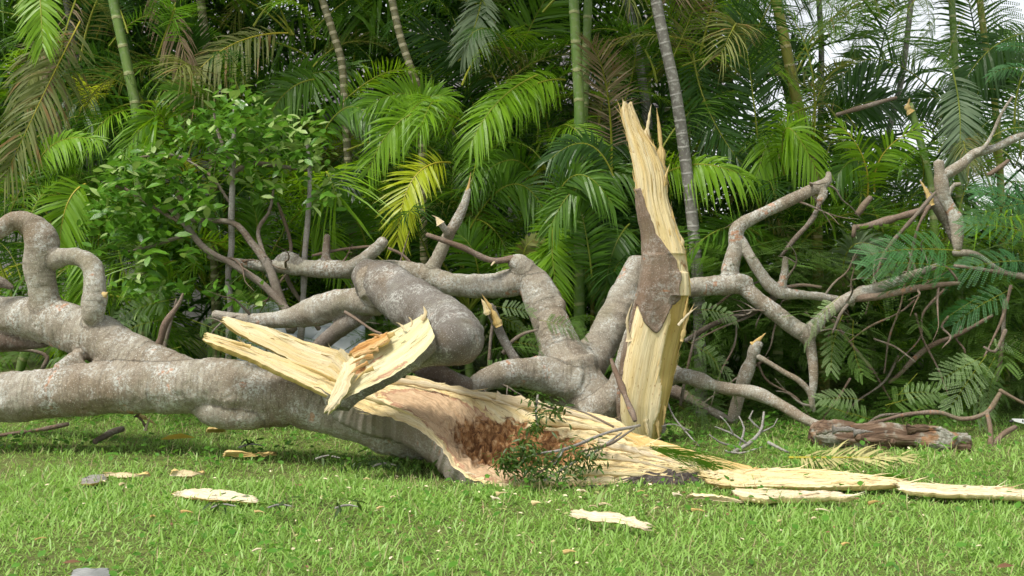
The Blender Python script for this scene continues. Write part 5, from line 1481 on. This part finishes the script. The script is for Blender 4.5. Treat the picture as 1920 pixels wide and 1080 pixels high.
# az: 0 points right, 180 points left; tilt positive points down; roll turns the face to the camera
sprayed('bluish feathery branch spreading in front of the hanging branch', 1800, 520, 6.45, [
    (1800, 470, 180, 5, 180, 'feather_blue', -50), (1790, 505, 185, -4, 170, 'feather_blue', -60), (1770, 520, 190, 18, 110, 'feather_blue', 50), (1930, 490, 175, 6, 150, 'feather_blue', -55), (1880, 560, 170, 20, 120, 'feather_blue', 50),
    (1900, 540, 170, 35, 130, 'feather_blue', -50), (1935, 440, 180, -10, 130, 'feather_blue', -60), (1830, 560, 170, 45, 90, 'feather_blue', 40), (1860, 480, 20, 15, 110, 'feather_blue', 60), (1950, 390, 185, -12, 130, 'feather_blue', -50)],
    [(1790, 500, 6.45, 3), (1850, 505, 6.45, 4), (1900, 515, 6.45, 5), (1960, 530, 6.45, 6)])
sprayed('bluish feathery branch at the far right edge above the other one', 1900, 350, 6.6, [
    (1940, 340, 180, 10, 110, 'feather_blue', -50), (1935, 380, 185, 12, 120, 'feather_blue', -60), (1945, 420, 180, 0, 140, 'feather', -50), (1935, 130, 180, 0, 80, 'feather_blue', -50), (1940, 95, 185, -5, 70, 'feather_blue', -50)],
    [(1925, 340, 6.6, 3), (1960, 360, 6.6, 4), (1990, 400, 6.6, 5)])
sprayed('pale feathery leaves hanging low at the right above the white tag', 1850, 660, 6.35, [
    (1850, 665, 200, 50, 130, 'feather_pale', -45), (1865, 670, 160, 75, 130, 'feather_pale', 40), (1840, 670, 190, 30, 100, 'feather_pale', -50), (1870, 690, 120, 70, 90, 'feather_pale', 30), (1855, 640, 20, 20, 60, 'feather_pale', 50)],
    [(1845, 650, 6.35, 2), (1865, 660, 6.35, 3), (1885, 620, 6.35, 4)])
sprayed('soft green feathery foliage hanging into the top right sky gap', 1680, 0, 7.3, [
    (1660, -30, 200, 40, 160, 'feather', -45), (1700, -40, 170, 50, 170, 'feather', 40), (1640, -30, 190, 25, 130, 'feather', -50), (1740, -30, 160, 60, 150, 'feather', -40), (1780, -30, 20, 50, 150, 'feather', 40),
    (1600, -40, 200, 55, 130, 'feather', 45), (1730, -20, 60, 70, 130, 'feather', 50), (1690, 20, 120, 75, 120, 'feather', -60), (1830, -40, 30, 40, 140, 'feather', -45), (1760, 30, 190, 60, 110, 'feather', 45), (1650, 30, 170, 60, 110, 'feather', 50), (1810, 20, 150, 70, 110, 'feather', 50)],
    [(1590, -50, 7.3, 4), (1700, -40, 7.3, 5), (1850, -60, 7.3, 6)])
sprayed('pale feathery leaves beside the right foot of the upright slab', 1300, 690, 6.3, [
    (1290, 640, 20, 40, 110, 'feather_pale', 50), (1300, 580, 10, 10, 90, 'feather_pale', 50), (1285, 680, 30, 55, 120, 'feather_pale', -50), (1320, 650, 20, 60, 100, 'feather', 50), (1280, 720, 20, 60, 110, 'feather_pale', 50), (1270, 760, 10, 40, 90, 'feather_pale', -40), (1330, 700, 20, 40, 90, 'feather', 40)],
    [(1275, 760, 6.3, 3), (1290, 690, 6.3, 3), (1305, 620, 6.3, 2)])
sprayed('pale feathery sprig sprouting under the crooked branch fork', 1545, 620, 6.3, [
    (1575, 555, 150, 55, 110, 'feather_pale', -45), (1580, 590, 140, 75, 110, 'feather_pale', 40), (1560, 620, 100, 80, 90, 'feather', 40), (1600, 600, 60, 75, 110, 'feather', -45)],
    [(1590, 570, 6.3, 3), (1575, 590, 6.3, 3), (1560, 625, 6.3, 2)])
sprayed('feathery sprigs growing at the thicket foot behind the log', 1640, 770, 6.35, [
    (1640, 790, 150, -10, 100, 'feather', -50), (1600, 780, 160, -15, 90, 'feather', -50), (1660, 760, 20, -5, 110, 'feather', 50), (1700, 780, 30, -15, 100, 'feather', 50), (1740, 790, 20, -5, 90, 'feather', 50), (1620, 750, 190, 0, 90, 'feather_pale', -50), (1680, 740, 10, 0, 100, 'feather_pale', 50), (1720, 700, 160, 60, 120, 'feather', 50)],
    [(1620, 800, 6.35, 2), (1650, 780, 6.35, 3), (1690, 775, 6.35, 2)])
sprayed('pale feathery sprig beside the snapped stake in the middle', 935, 590, 6.15, [
    (930, 575, 10, 12, 70, 'feather_pale', 55), (925, 590, 20, 25, 70, 'feather_pale', -50), (960, 640, 20, 20, 80, 'feather', 50), (900, 690, 20, 0, 90, 'feather', 50), (930, 720, 10, -10, 100, 'feather', -50), (1010, 600, 10, 20, 90, 'feather', 50)],
    [(915, 690, 6.15, 3), (920, 640, 6.15, 3), (928, 575, 6.15, 2)])
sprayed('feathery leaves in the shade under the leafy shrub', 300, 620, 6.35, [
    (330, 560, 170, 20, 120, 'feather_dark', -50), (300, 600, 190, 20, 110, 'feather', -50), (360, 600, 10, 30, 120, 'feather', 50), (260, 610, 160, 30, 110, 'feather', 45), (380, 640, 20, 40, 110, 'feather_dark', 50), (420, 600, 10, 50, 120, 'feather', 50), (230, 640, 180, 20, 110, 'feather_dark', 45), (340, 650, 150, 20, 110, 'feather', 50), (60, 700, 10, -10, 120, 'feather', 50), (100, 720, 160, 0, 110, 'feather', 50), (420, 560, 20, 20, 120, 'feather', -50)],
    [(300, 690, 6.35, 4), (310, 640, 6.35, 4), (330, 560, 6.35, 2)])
# dark feathery undergrowth : one mass
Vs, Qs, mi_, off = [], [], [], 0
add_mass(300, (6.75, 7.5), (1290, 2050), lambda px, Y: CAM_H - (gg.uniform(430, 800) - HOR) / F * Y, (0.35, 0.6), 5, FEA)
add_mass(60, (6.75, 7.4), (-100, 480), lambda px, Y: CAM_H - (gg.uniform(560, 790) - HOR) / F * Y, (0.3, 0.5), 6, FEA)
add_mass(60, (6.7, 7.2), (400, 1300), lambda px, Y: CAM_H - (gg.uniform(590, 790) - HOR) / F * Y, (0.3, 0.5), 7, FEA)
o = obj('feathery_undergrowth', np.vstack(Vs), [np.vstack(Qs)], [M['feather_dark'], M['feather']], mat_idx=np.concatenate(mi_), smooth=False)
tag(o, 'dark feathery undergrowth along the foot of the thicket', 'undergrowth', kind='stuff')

# ================================================================== broad leaves : shrub, sprigs, weeds
LV = np.array([(0, 0, 0), (0.28, 0.17, 0.03), (0.28, -0.17, 0.03), (0.30, 0, 0.0), (0.62, 0.20, 0.02), (0.62, -0.20, 0.02), (0.64, 0, -0.02), (1.0, 0, -0.10)])
LQ = np.array([(0, 3, 1, 1), (0, 2, 3, 3), (3, 6, 4, 1), (3, 2, 5, 6)])
LT = np.array([(0, 3, 1), (0, 2, 3), (6, 7, 4), (6, 5, 7)])
LQ = np.array([(3, 6, 4, 1), (3, 2, 5, 6)])
leaf_me = {}
for mn in ('shrub', 'shrub_pale'):
    me = mesh_np('leaf', LV, [LQ, LT])
    me.materials.append(M[mn])
    leaf_me[mn] = me
shrub = thing('leafy_shrub', 'round-leaved green shrub with bare grey stems behind the fallen trunk', 'shrub', (P(470, 480, 6.75)[0], 6.75, 0))
SY = 6.7
for k, st_ in enumerate([
    [(428, 690, 6.6, 6), (430, 560, 6.62, 6), (432, 440, 6.64, 6), (437, 305, 6.66, 5), (440, 200, 6.7, 3)],
    [(560, 650, 6.6, 7), (566, 560, 6.6, 6), (574, 450, 6.62, 6), (580, 330, 6.66, 4), (575, 260, 6.7, 3)],
    [(545, 620, 6.5, 10), (520, 550, 6.5, 9), (505, 500, 6.52, 8), (480, 460, 6.55, 7), (430, 420, 6.58, 6), (350, 412, 6.6, 4)],
    [(540, 590, 6.45, 8), (500, 540, 6.48, 7), (440, 500, 6.5, 6), (385, 470, 6.55, 6), (345, 420, 6.6, 6), (318, 390, 6.62, 6)],
    [(505, 500, 6.52, 6), (492, 470, 6.55, 4), (483, 430, 6.6, 4), (505, 395, 6.62, 3), (515, 340, 6.66, 2)],
    [(600, 620, 6.62, 5), (540, 520, 6.64, 4), (545, 460, 6.66, 4), (520, 380, 6.68, 3)],
    [(430, 330, 6.66, 4), (470, 305, 6.66, 4), (530, 312, 6.66, 4), (585, 320, 6.68, 3)],
    [(430, 300, 6.66, 3), (410, 250, 6.66, 3), (400, 205, 6.66, 2)],
    [(345, 420, 6.6, 4), (290, 390, 6.64, 3), (230, 350, 6.66, 3), (190, 340, 6.66, 2)],
    [(350, 440, 6.6, 4), (290, 460, 6.62, 3), (240, 470, 6.64, 2)],
    [(360, 300, 6.7, 3), (310, 290, 6.7, 3), (240, 300, 6.7, 2)],
    [(430, 380, 6.66, 3), (395, 330, 6.68, 3), (350, 300, 6.7, 2)],
    [(345, 385, 6.6, 4), (330, 362, 6.6, 5), (348, 355, 6.58, 4)],
]):
    twig('stem', st_, M['twig'] if k > 1 else M['twig_grey'], shrub, seed=1000 + k, nseg=8)
clumps = [(440, 200, 55, 45), (400, 240, 60, 40), (500, 225, 55, 40), (560, 250, 45, 40), (470, 265, 70, 45), (540, 290, 65, 45), (590, 300, 35, 60), (610, 370, 25, 40), (430, 300, 60, 35), (350, 250, 35, 25), (240, 320, 60, 50), (300, 310, 60, 40), (200, 370, 45, 45), (260, 390, 70, 60), (230, 440, 60, 45), (300, 440, 60, 45), (340, 350, 60, 45), (190, 420, 30, 40), (280, 490, 45, 30), (350, 480, 40, 30), (370, 390, 50, 40), (500, 350, 40, 35), (340, 545, 55, 25), (420, 540, 40, 25), (300, 540, 40, 25), (460, 560, 40, 25), (250, 540, 30, 25)]
sg_ = np.random.default_rng(77)
wts = np.array([c_[2] * c_[3] for c_ in clumps], float)
wts /= wts.sum()
pos, size, eul, pale = [], [], [], []
for i in range(2000):
    c_ = clumps[sg_.choice(len(clumps), p=wts)]
    r_ = sg_.normal(0, 0.46, 2)
    pos.append(P(c_[0] + r_[0] * c_[2], c_[1] + r_[1] * c_[3], SY + sg_.normal(0, 0.16) - 0.08))
    size.append(sg_.uniform(0.05, 0.098))
    eul.append((sg_.uniform(-0.9, 0.9), sg_.uniform(-0.9, 0.7), sg_.uniform(0, 6.28)))
    pale.append(sg_.random() < (0.38 if c_[0] > 480 else 0.18))
order = np.argsort([p[1] - 2.5 * s_ for p, s_ in zip(pos, size)])
for i in order[:300]:
    o = bpy.data.objects.new('leaf', leaf_me['shrub_pale' if pale[i] else 'shrub'])
    COL.objects.link(o)
    o.parent = shrub
    o.location = tuple(pos[i] - wloc(shrub))
    o.rotation_euler = Euler(eul[i])
    o.scale = (size[i],) * 3


def leaves_mesh(pos, size, eul, mats, midx=None, Lv=LV):
    n_ = len(pos)
    Vs = []
    for p, s_, e in zip(pos, size, eul):
        Vs.append((Lv * s_) @ np.array(Euler(e).to_matrix()).T + p)
    V = np.vstack(Vs)
    b = (np.arange(n_) * 8)[:, None, None]
    Q = (b + LQ[None]).reshape(-1, 4)
    T_ = (b + LT[None]).reshape(-1, 3)
    mi = None
    if midx is not None:
        mi = np.concatenate([np.repeat(midx, 2), np.repeat(midx, 4)])
    return V, [Q, T_], mi


rest = order[300:]
V, fc, mi = leaves_mesh([pos[i] for i in rest], [size[i] for i in rest], [eul[i] for i in rest], None, np.array([int(pale[i]) for i in rest]))
o = obj('foliage', V, fc, [M['shrub'], M['shrub_pale']], shrub, mat_idx=mi)
o['kind'] = 'stuff'

LN = LV * np.array([1, 0.58, 1])


def sprig(label, stems, n_, spread, lsize, seed, Y, parent_name='leafy_twig', mats=('sprig', 'weed_dark')):
    root = thing(parent_name, label, 'twig', (P(stems[0][0][0], stems[0][0][1], stems[0][0][2])[0], Y, 0), 'leafy twigs dropped on the trunk and lawn')
    for k, s_ in enumerate(stems):
        twig('stem', s_, M['twig_grey'] if k % 2 == 0 else M['twig'], root, seed=seed + k, nseg=6)
    g_ = np.random.default_rng(seed)
    ps, sz, eu = [], [], []
    for i in range(n_):
        x, y, rx, ry, yy = spread[g_.integers(len(spread))]
        a = g_.normal(0, 0.5, 2)
        ps.append(P(x + a[0] * rx, y + a[1] * ry, yy + g_.normal(0, 0.03)))
        sz.append(g_.uniform(*lsize))
        eu.append((g_.uniform(-1, 1), g_.uniform(-0.3, 1.1), g_.uniform(0, 6.28)))
    k = min(60, n_)
    for i in range(k):
        key = ('n', mats[i % 2])
        if key not in leaf_me:
            me = mesh_np('leaf', LN, [LQ, LT])
            me.materials.append(M[mats[i % 2]])
            leaf_me[key] = me
        o = bpy.data.objects.new('leaf', leaf_me[key])
        COL.objects.link(o)
        o.parent = root
        o.location = tuple(ps[i] - wloc(root))
        o.rotation_euler = Euler(eu[i])
        o.scale = (sz[i],) * 3
    if n_ > k:
        V, fc, mi = leaves_mesh(ps[k:], sz[k:], eu[k:], None, np.arange(n_ - k) % 2, LN)
        o = obj('foliage', V, fc, [M[mats[0]], M[mats[1]]], root, mat_idx=mi)
        o['kind'] = 'stuff'
    return root


sprig('leafy sprig lying on the upper rim of the split trunk', [[(1008, 738, 5.25, 2), (1005, 770, 5.2, 2), (1010, 805, 5.15, 2)], [(1055, 770, 5.25, 2), (1020, 760, 5.22, 2), (1000, 750, 5.2, 1)]], 170, [(1005, 752, 30, 20, 5.2), (1012, 785, 26, 28, 5.15), (1045, 765, 22, 18, 5.2), (1000, 800, 20, 15, 5.12)], (0.03, 0.055), 1100, 5.2)
sprig('bunch of dark leaves with grey twigs on the split trunk', [[(1198, 796, 5.15, 3), (1130, 815, 5.0, 3), (1058, 842, 4.85, 3), (1010, 850, 4.82, 2), (983, 860, 4.8, 2)], [(1190, 802, 5.1, 2), (1140, 832, 4.95, 3), (1085, 850, 4.85, 2)], [(1165, 812, 5.1, 2), (1125, 842, 4.95, 3), (1100, 855, 4.85, 2)], [(1058, 842, 4.84, 2), (1020, 880, 4.78, 2), (1000, 893, 4.76, 2)], [(1080, 865, 4.82, 2), (1045, 885, 4.78, 2), (1020, 900, 4.74, 2)], [(1150, 800, 5.12, 2), (1100, 775, 5.2, 2), (1060, 762, 5.25, 1)], [(1058, 842, 4.84, 2), (1040, 870, 4.8, 2), (1010, 885, 4.78, 1)]],
      1100, [(985, 868, 55, 34, 4.80), (1040, 868, 70, 30, 4.80), (1095, 855, 50, 30, 4.84), (1020, 882, 75, 22, 4.74), (985, 842, 34, 26, 4.84), (955, 866, 26, 18, 4.8)], (0.022, 0.044), 1110, 4.85)
for k, (lab, x, y, n_) in enumerate([('few dull leaves lying on the long cream chip', 420, 945, 14), ('curled dark leaves in the grass right of the long cream chip', 525, 945, 10), ('small dark leafy twig in the grass at mid left', 650, 946, 12), ('sparse grey-green leaves in the trunk shadow', 470, 832, 12), ('tiny dark sprout in the shadow below the trunk', 615, 855, 14), ('dark leafy runner in the shade under the trunk middle', 720, 868, 90)]):
    c0 = G(x, y, 0.06)
    sp_ = [(x, y - 4, 24 if n_ < 50 else 80, 7, c0[1])]
    sprig(lab, [[(x - 22, y + 6, c0[1] - 0.05, 2), (x, y, c0[1], 2), (x + 22, y + 4, c0[1] - 0.03, 1)]], n_, sp_, (0.035, 0.06), 1200 + k, c0[1], mats=('sprig', 'sprig'))
# single fallen leaves
for lab, x, y, mt, s_ in [('curled brown leaf at the bottom left of the lawn', 116, 1056, 'dead_leaf', 0.05), ('long yellow leaf lying in the shadow below the trunk', 300, 824, 'yellow_leaf', 0.16), ('upright pale green leaf poking up behind the large chip', 1118, 950, 'shrub_pale', 0.06), ('brown leaf in the lawn at the bottom right corner', 1868, 1064, 'dead_leaf', 0.06)]:
    Vl = LV * s_ * np.array([1, 0.8, 1])
    c0 = G(x, y, 0.05)
    e = np.array(Euler((0.35, -0.1 if 'upright' not in lab else -1.2, 0.3)).to_matrix())
    Vl = Vl @ e.T + c0
    o = obj('fallen_leaf', Vl, [LQ, LT], M[mt], origin=c0)
    tag(o, lab, 'leaf', 'single leaves dropped on the lawn')

# ---- fallen palm frond and needle tufts
pf = thing('fallen_frond', 'yellowing palm frond lying flat on the grass before the log', 'palm frond', G(1600, 862))
C = bez(G(1480, 858, 0.03), G(1590, 858, 0.045), G(1705, 857, 0.03))
V, Ql, Qr = frond_geo(C, np.broadcast_to(np.array([0.0, -0.25, 1.0]), C.shape), 44, 0.20, 0.012, 0.20, 0.08, 1300, 0.1, 0.006, 14)
obj('leaflets', V[:Ql.max() + 1], [Ql], M['palm_straw'], pf, smooth=False)
V2 = V[Ql.max() + 1:]
obj('stalk', V2, [Qr - Ql.max() - 1], M['rachis_yellow'], pf)


def tuft(label, butt, tip, n_, wpx, seed):
    root = thing('needle_tuft', label, 'leaf tuft', (P(*butt)[0], P(*butt)[1], 0), 'needle-like green tufts on the wood slabs')
    g_ = np.random.default_rng(seed)
    a, b = P(*butt), P(*tip)
    Vs = []
    for i in range(n_):
        w = wpx * a[1] / F
        e = b + np.array([g_.normal(0, w), g_.normal(0, w * 0.6), abs(g_.normal(0, w * 0.6))])
        s_ = a + (e - a) * g_.uniform(0, 0.35) + g_.normal(0, 0.004, 3)
        m_ = (s_ + e) / 2 + np.array([0, 0, g_.uniform(0, 0.02)])
        wv = nrm(np.cross(e - s_, np.array([0, 1, 0.3]))) * 0.0010
        Vs.append(np.array([s_ - wv, s_ + wv, m_ - wv, m_ + wv, e - wv * 0.2, e + wv * 0.2]))
    V = np.vstack(Vs)
    bq = (np.arange(n_) * 6)[:, None, None] + np.array([(0, 1, 3, 2), (2, 3, 5, 4)])[None]
    o = obj('needles', V, [bq.reshape(-1, 4)], M['palm_mid'], root, smooth=False)
    o['kind'] = 'stuff'
    twig('stalk', np.array([np.append(a, 0.003), np.append((a * 2 + b) / 3, 0.002), np.append((a + b) / 2, 0.001)]), M['bark_brown'], root, world=True, seed=seed, nseg=5)
    return root


tuft('green needle tuft draped over the thin olive splinter', (1218, 838, 5.0), (1345, 888, 4.85), 70, 26, 1401)
tuft('short green needle tuft hanging at the splinter bend', (1300, 860, 4.95), (1360, 905, 4.8), 60, 26, 1403)
tuft('green needle tuft between the broad plank and the right strip', (1700, 897, 4.9), (1635, 915, 4.75), 110, 24, 1402)

# dead grey twig heap
dh = thing('dead_twig', 'pale grey leafless twigs lying on the grass left of the log', 'twig', G(1400, 845))
for k, s_ in enumerate([[(1368, 850, 5.7, 4), (1400, 832, 5.7, 4), (1425, 805, 5.72, 3), (1432, 772, 5.74, 2)], [(1425, 805, 5.72, 2), (1405, 785, 5.72, 2), (1412, 770, 5.72, 1)], [(1400, 832, 5.7, 2), (1375, 815, 5.7, 2), (1340, 800, 5.7, 1)], [(1375, 815, 5.7, 2), (1365, 795, 5.7, 1), (1350, 780, 5.7, 1)], [(1380, 840, 5.7, 2), (1350, 830, 5.68, 2), (1330, 815, 5.66, 1)], [(1425, 812, 5.72, 2), (1450, 800, 5.72, 1), (1458, 785, 5.72, 1)], [(1360, 845, 5.65, 2), (1390, 850, 5.62, 2), (1430, 838, 5.62, 1)], [(1385, 838, 5.7, 2), (1395, 805, 5.72, 2), (1385, 780, 5.74, 1)], [(1440, 830, 5.6, 3), (1460, 840, 5.58, 3), (1480, 848, 5.55, 2)]]):
    twig('stem' if k == 0 else 'side_twig', s_, M['twig_grey'], dh, seed=1500 + k, nseg=6)
th_ = thing('dead_twig', 'long thin grey stems arching right of the slab foot', 'twig', G(1290, 830))
for k, s_ in enumerate([[(1245, 740, 6.0, 2), (1262, 780, 5.95, 2), (1290, 815, 5.9, 2), (1312, 838, 5.85, 1)], [(1240, 800, 5.9, 1), (1262, 795, 5.9, 1), (1300, 810, 5.9, 1)]]):
    twig('stem', s_, M['twig_grey'], th_, seed=1520 + k, nseg=5)

# ---- the pale sheet behind the limbs and the white tag at the right edge
sh = None
n_ = 40
uu, vv = np.meshgrid(np.linspace(0, 1, n_), np.linspace(0, 1, n_), indexing='ij')
xs_, ys_ = 445 + uu * 240, 572 + vv * 130 + 26 * np.abs(uu - 0.35) * (1 - vv)
Yb = 7.15 - 0.35 * vv + 0.05 * fbm(np.stack([uu * 4, vv * 4, uu * 0], -1), 5, 3)
crest = 0.05 * np.sin(uu * 7) * (1 - vv) + 0.04 * fbm(np.stack([uu * 6, vv * 3, uu * 0], -1), 6, 3)
Vs_ = np.stack([(xs_ - 960) / F * Yb, Yb, CAM_H - (ys_ - HOR) / F * Yb + crest], -1)
idx = np.arange(n_ * n_).reshape(n_, n_)
Qs_ = np.stack([idx[:-1, :-1], idx[1:, :-1], idx[1:, 1:], idx[:-1, 1:]], -1).reshape(-1, 4)
sh = obj('plastic_sheet', Vs_.reshape(-1, 3), [Qs_], M['sheet'], origin=(P(540, 480, 7.1)[0], 7.1, 0))
so = sh.modifiers.new('thickness', 'SOLIDIFY')
so.thickness = 0.01
tag(sh, 'crumpled pale grey sheet glimpsed behind the limbs under the shrub', 'sheet')
wt = thing('plastic_tag', 'small white plastic tag with black clip at the right edge', 'tag', G(1910, 830))
c0 = P(1912, 789, 5.9)
V, Q = box(-0.035, 0.06, -0.006, 0.006, -0.016, 0.016)
V[[0, 2], 2] *= 0.3
V[[4, 6], 2] *= 0.3
V[:, 2] -= V[:, 0] * 0.15
obj('plate', V + c0, [Q], M['plastic'], wt, smooth=False)
twig('clip', np.array([np.append(c0 + np.array([-0.05, 0, -0.002]), 0.006), np.append(c0 + np.array([-0.036, 0, 0]), 0.007), np.append(c0 + np.array([-0.03, 0, 0.001]), 0.004)]), M['black'], wt, world=True, step=0.006)
V, Q = box(-0.003, 0.003, -0.0075, -0.0062, -0.005, 0.005)
obj('slot', V + c0 + np.array([0.012, 0, 0]), [Q], M['black'], wt, smooth=False)
twig('stake', np.array([np.append(c0 + np.array([0.05, 0.01, -0.01]), 0.004), np.append([c0[0] + 0.05, c0[1] + 0.02, 0.0], 0.004)]), M['black'], wt, world=True)

# ---- bare earth beside the split end
nn_ = 30
uu, vv = np.meshgrid(np.linspace(0, 1, nn_), np.linspace(0, 2 * np.pi, 40), indexing='ij')
c0 = G(1260, 908)
rr_ = 1 + 0.25 * fbm(np.stack([np.cos(vv) * 2, np.sin(vv) * 2, vv * 0], -1), 9, 3)
ex = c0[0] + uu * np.cos(vv) * rr_ * 0.20
ey = c0[1] + 0.05 + uu * np.sin(vv) * rr_ * 0.09
ez = ground_z(ex, ey) + 0.008 + 0.03 * (1 - uu ** 2) + 0.02 * fbm(np.stack([ex * 30, ey * 30, ex * 0], -1), 10, 3) * (1 - uu) - 0.02 * (uu > 0.97)
idx = np.arange(nn_ * 40).reshape(nn_, 40)
Q = np.stack([idx[:-1, :-1], idx[1:, :-1], idx[1:, 1:], idx[:-1, 1:]], -1).reshape(-1, 4)
o = obj('soil_patch', np.stack([ex, ey, ez], -1).reshape(-1, 3), [Q], M['earth'])
tag(o, 'scuffed dark soil beside the split end of the trunk', 'soil', kind='structure')

# ================================================================== the lawn
gr = np.random.default_rng(99)


def blades(n_, yr, margin, lr, wr, lean, bend, seed):
    g_ = np.random.default_rng(seed)
    Yb = np.sqrt(g_.uniform(yr[0] ** 2, yr[1] ** 2, n_))
    Xb = g_.uniform(-1, 1, n_) * (0.42 * Yb + margin)
    dens = vnoise(np.stack([Xb * 3.2, Yb * 3.2, Xb * 0], -1), 61)
    worn = vnoise(np.stack([Xb * 1.1, Yb * 1.1, Xb * 0 + 5], -1), 63)
    keep = g_.random(n_) < 0.82 + 0.35 * dens - 0.35 * np.clip(worn - 0.35, 0, 1)
    Xb, Yb, dens = Xb[keep], Yb[keep], dens[keep]
    m = len(Xb)
    ln = g_.uniform(*lr, m) * (1 + 0.35 * dens) * (1 - 0.25 * np.clip((Yb - 4.5) / 2, 0, 1))
    wd = g_.uniform(*wr, m)
    az = g_.uniform(0, 6.28, m)
    le = np.abs(g_.normal(0, lean, m)) + 0.1
    be = g_.uniform(0.2, 1.0, m) * bend
    h = np.stack([np.cos(az), np.sin(az), np.zeros(m)], -1)
    b = np.stack([Xb, Yb, ground_z(Xb, Yb) - 0.004], -1)
    f = np.array([0, 0.4, 0.75, 1.0])
    ang = le[:, None] + be[:, None] * f
    seg = np.diff(np.concatenate([[0], f]))
    dx = np.cumsum(np.sin(ang) * seg, 1) * ln[:, None]
    dz = np.cumsum(np.cos(ang) * seg, 1) * ln[:, None]
    pts = b[:, None] + h[:, None] * dx[..., None] + np.array([0, 0, 1.0]) * dz[..., None]
    az2 = az + 1.5708 + g_.normal(0, 0.5, m)
    wv = np.stack([np.cos(az2), np.sin(az2), np.zeros(m)], -1) * wd[:, None] * 0.5
    W = np.array([0.75, 1.0, 0.75])
    V = np.concatenate([(pts[:, :3, None] + np.stack([-wv, wv], 1)[:, None] * W[None, :, None, None]).reshape(m, 6, 3), pts[:, 3:4]], 1)
    base = (np.arange(m) * 7)[:, None, None]
    Q = (base + np.array([(0, 1, 3, 2), (2, 3, 5, 4)])[None]).reshape(-1, 4)
    T_ = (base + np.array([(4, 5, 6)])[None]).reshape(-1, 3)
    return V.reshape(-1, 3), Q, T_


V1, Q1, T1 = blades(200000, (3.0, 7.4), 0.9, (0.018, 0.046), (0.0025, 0.0055), 0.9, 1.4, 1)
V2, Q2, T2 = blades(17000, (3.0, 7.2), 0.9, (0.04, 0.075), (0.0035, 0.0075), 0.6, 0.9, 2)
V3, Q3, T3 = blades(60000, (3.0, 4.9), 0.6, (0.020, 0.050), (0.003, 0.0062), 0.85, 1.3, 3)
V1, Q1, T1 = np.vstack([V1, V3]), np.vstack([Q1, Q3 + len(V1)]), np.vstack([T1, T3 + len(V1)])
k = len(V1)
o = obj('grass', np.vstack([V1, V2]), [np.vstack([Q1, Q2 + k]), np.vstack([T1, T2 + k])], M['grass'])
tag(o, 'coarse bright green lawn grass', 'grass', kind='stuff')
V4, Q4, T4 = blades(9000, (3.0, 6.8), 0.8, (0.03, 0.08), (0.0015, 0.0032), 1.25, 0.3, 4)
o = obj('dry_thatch', V4 + np.array([0, 0, 0.012]), [Q4, T4], M['thatch'])
tag(o, 'dry straw-coloured grass stalks matted in the lawn', 'thatch', kind='stuff')
# broad-leaved weeds, mostly towards the thicket
n_ = 15000
Yw = np.sqrt(gr.uniform(3.2 ** 2, 7.3 ** 2, n_))
Xw = gr.uniform(-1, 1, n_) * (0.42 * Yw + 0.8)
keep = gr.random(n_) < np.clip((Yw - 3.6) / 2.6, 0.35, 1.0) * np.clip(0.7 + 1.0 * vnoise(np.stack([Xw * 2.1, Yw * 2.1, Xw * 0], -1), 62), 0, 1)
Xw, Yw = Xw[keep], Yw[keep]
zw = ground_z(Xw, Yw) + gr.uniform(0.01, 0.06, len(Xw)) + np.clip(Yw - 6.3, 0, 1) * gr.uniform(0, 0.12, len(Xw))
V, fc, mi = leaves_mesh(np.stack([Xw, Yw, zw], -1), gr.uniform(0.018, 0.040, len(Xw)), np.stack([gr.uniform(-.5, .5, len(Xw)), gr.uniform(-.7, .3, len(Xw)), gr.uniform(0, 6.28, len(Xw))], -1), None, None, LV * np.array([1, 1.5, 1]))
o = obj('lawn_weeds', V, fc, M['weed'])
tag(o, 'small broad-leaved weeds growing through the lawn', 'weeds', kind='stuff')

# crumbs of bark, sawdust and small dropped leaves sunk in the lawn around the break
n_ = 900
xl = np.where(gr.random(n_) < 0.6, gr.normal(1080, 330, n_), gr.uniform(-50, 1970, n_))
yl = np.clip(np.where(gr.random(n_) < 0.7, np.abs(gr.normal(0, 55, n_)) + 905, gr.uniform(850, 1075, n_)), 850, 1078)
pl = np.array([G(a, b, 0.0) for a, b in zip(xl, yl)])
pl[:, 2] = ground_z(pl[:, 0], pl[:, 1]) + gr.uniform(0.012, 0.04, n_)
V, fc, mi = leaves_mesh(pl, gr.uniform(0.006, 0.022, n_), np.stack([gr.uniform(-.6, .6, n_), gr.uniform(-.4, .4, n_), gr.uniform(0, 6.28, n_)], -1), None, gr.integers(0, 3, n_), LV * np.array([1, 1.1, 1]))
o = obj('litter', V, fc, [M['dead_leaf'], M['palm_straw'], M['wood_cream']], mat_idx=mi)
tag(o, 'crumbs of bark and pale wood strewn through the grass', 'litter', kind='stuff')
